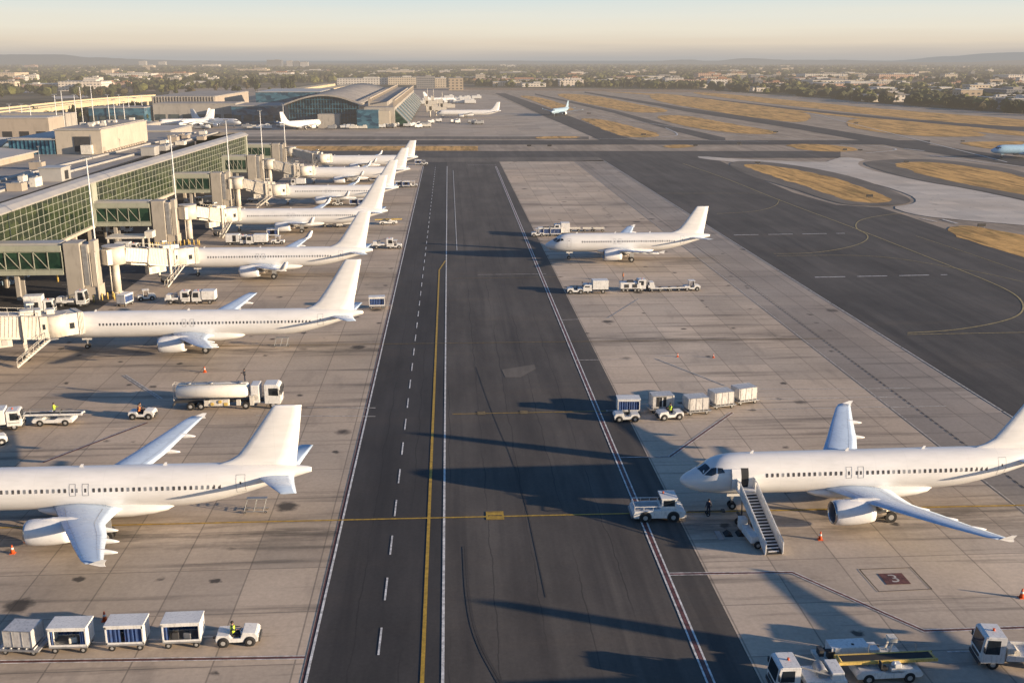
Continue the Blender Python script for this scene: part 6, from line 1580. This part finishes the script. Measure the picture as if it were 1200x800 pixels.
for k in range(7000):
    px = r4.uniform(-40, 1240); b_ = bound_y(px); py = 77.4+(b_-2-77.4)*r4.random()**1.15
    if px < 175 and py > 112: continue
    if 285 < px < 560 and py > 97: continue
    x, y = G(px, py); 
    if mnoise.noise(Vector((x*.004, y*.0016, 3.))) < -.22 and r4.random() < .75: continue
    n_ = 1 if y < 2500 else 2
    for q in range(n_):
        f_ = 1. if y < 2500 else 1.5
        IT[r4.choice(('leafA', 'leafA', 'leafB', 'leafC'))].append((x+r4.uniform(-30, 30), y+r4.uniform(-20, 20), r4.uniform(8, 18)*f_, r4.uniform(7, 12)*(1. if y < 4000 else 1.3)))
for k_, v_ in IT.items(): tree_mass('distant_trees', v_, k_)

# hills ------------------------------------------------------------
def ridge(name, dist, prof_px, dep=2500):
    m = bmesh.new(); rows = []
    n = 160; x0, x1 = prof_px[0][0], prof_px[-1][0]
    def hy(px):
        for (a, ya), (b, yb) in zip(prof_px, prof_px[1:]):
            if a <= px <= b:
                t = (px-a)/(b-a); t = t*t*(3-2*t); return ya+(yb-ya)*t
        return prof_px[-1][1]
    A = []
    for k in range(n+1):
        px = x0+(x1-x0)*k/n; r = (px-600)/F*math.cos(TH)*1.0; ang = math.atan(r)+PS; cx, cy = math.sin(ang)*dist/math.cos(ang-PS), math.cos(ang)*dist/math.cos(ang-PS)
        top = H+(70-hy(px))/F*dist*1.02+ (mnoise.noise(Vector((px*.03, dist*.001, 0)))*.8+mnoise.noise(Vector((px*.11, dist*.001, 5)))*.35)/F*dist*(.5 if hy(px) > 71 else 1)
        A.append((cx, cy, top))
    prev = None
    for k, (x, y, z) in enumerate(A):
        l = math.hypot(x, y); ux_, uy_ = x/l, y/l
        col_ = [m.verts.new((x-ux_*dep, y-uy_*dep, -5)), m.verts.new((x-ux_*dep*.45, y-uy_*dep*.45, max(-4, z*.55))), m.verts.new((x, y, max(-3, z))), m.verts.new((x+ux_*dep, y+uy_*dep, -5))]
        if prev:
            for a, b, c_, d in zip(prev, prev[1:], col_[1:], col_): m.faces.new((a, b, c_, d)).smooth = True
        prev = col_
    me = bpy.data.meshes.new(name); m.to_mesh(me); m.free(); me.materials.append(M['hill']); o = bpy.data.objects.new(name, me); C.objects.link(o); o['kind'] = 'structure'
ridge('hill_ridge', 11000, [(-60, 66), (0, 64.5), (72, 64.5), (110, 68), (200, 70.5), (330, 73), (480, 74)])
ridge('hill_ridge', 13000, [(380, 74), (500, 73), (560, 71.4), (610, 71), (660, 74), (740, 73.5), (800, 70), (830, 71.5), (872, 68.6), (930, 70.3), (1000, 70.5), (1100, 73), (1260, 71)])
ridge('hill_ridge', 9000, [(940, 77), (1040, 73), (1130, 73), (1180, 71), (1270, 69)])
ridge('hill_ridge', 19000, [(900, 74), (1040, 71.5), (1110, 66.5), (1160, 63), (1200, 62), (1280, 60)], 4000)

# ================================================================== LIGHT, SKY, CAMERA
EL, AZ = R(9.8), R(-20)     # sun low from the right, a little behind the camera
sl = bpy.data.lights.new('sun', 'SUN'); sl.energy = SUN = 10.5; sl.angle = R(.53); sl.color = (1., .78, .54)
so = bpy.data.objects.new('sun', sl); C.objects.link(so)
sv = Vector((math.cos(EL)*math.cos(AZ), math.cos(EL)*math.sin(AZ), math.sin(EL)))
so.rotation_euler = sv.to_track_quat('Z', 'Y').to_euler(); so.location = sv*500
wd = bpy.data.worlds.new('World'); S.world = wd; wd.use_nodes = True; N = wd.node_tree.nodes; L = wd.node_tree.links
bg = N['Background']; sky = N.new('ShaderNodeTexSky'); sky.sky_type = 'NISHITA'; sky.sun_disc = False; sky.sun_elevation = EL; sky.sun_rotation = R(90)-AZ
sky.air_density = 1.0; sky.dust_density = 1.2; sky.ozone_density = 1.2; sky.altitude = 50
bg.inputs['Strength'].default_value = .13
tc = N.new('ShaderNodeTexCoord'); sp = N.new('ShaderNodeSeparateXYZ'); L.new(tc.outputs['Generated'], sp.inputs[0])
def wm(op, a, b):
    n = N.new('ShaderNodeMath'); n.operation = op
    for k, v in enumerate((a, b)):
        if isinstance(v, (int, float)): n.inputs[k].default_value = v
        else: L.new(v, n.inputs[k])
    return n.outputs[0]
# thin uneven high cloud and a haze layer hugging the horizon
mp = N.new('ShaderNodeMapping'); mp.inputs['Scale'].default_value = (3, 3, 55); L.new(tc.outputs['Generated'], mp.inputs[0])
nz = N.new('ShaderNodeTexNoise'); nz.inputs['Scale'].default_value = 1.6; nz.inputs['Detail'].default_value = 5; L.new(mp.outputs[0], nz.inputs['Vector'])
zz = wm('ADD', sp.outputs[2], wm('MULTIPLY', wm('SUBTRACT', nz.outputs[0], .5), .012))
rp = N.new('ShaderNodeValToRGB'); L.new(wm('MULTIPLY', zz, 5.), rp.inputs[0]); e = rp.color_ramp.elements
stops = [(0., (.47, .45, .43)), (.03, (.55, .50, .45)), (.075, (.76, .66, .53)), (.14, (.83, .77, .64)), (.20, (.80, .79, .70)), (.28, (.68, .76, .75)), (.6, (.42, .58, .70))]
while len(e) < len(stops): e.new(.5)
for k, (p, c) in enumerate(stops): e[k].position = p; e[k].color = (*c, 1)
hb = N.new('ShaderNodeMix'); hb.data_type = 'RGBA'
fac = wm('SUBTRACT', 1., wm('MULTIPLY', wm('SUBTRACT', sp.outputs[2], .10), 7.)); cl = N.new('ShaderNodeClamp'); L.new(fac, cl.inputs[0])
L.new(cl.outputs[0], hb.inputs[0]); tn = N.new('ShaderNodeMix'); tn.data_type = 'RGBA'; tn.blend_type = 'MULTIPLY'; tn.inputs[0].default_value = 1.; tn.inputs[7].default_value = (.58, .95, 1.5, 1); L.new(sky.outputs[0], tn.inputs[6])
L.new(tn.outputs[2], hb.inputs[6])
sc = N.new('ShaderNodeVectorMath'); sc.operation = 'SCALE'; sc.inputs['Scale'].default_value = 1/.13; L.new(rp.outputs[0], sc.inputs[0]); L.new(sc.outputs[0], hb.inputs[7])
L.new(hb.outputs[2], bg.inputs['Color'])

cam = bpy.data.cameras.new('camera'); cam.lens = 36; cam.sensor_width = 36; cam.clip_end = 90000; cam.clip_start = .5
co = bpy.data.objects.new('camera', cam); C.objects.link(co); co.location = (0, 0, H); co.rotation_euler = (math.pi/2-TH, 0, -PS); S.camera = co
S.view_settings.view_transform = 'Standard'; S.view_settings.look = 'None'; S.view_settings.exposure = 0
S.render.engine = 'CYCLES'
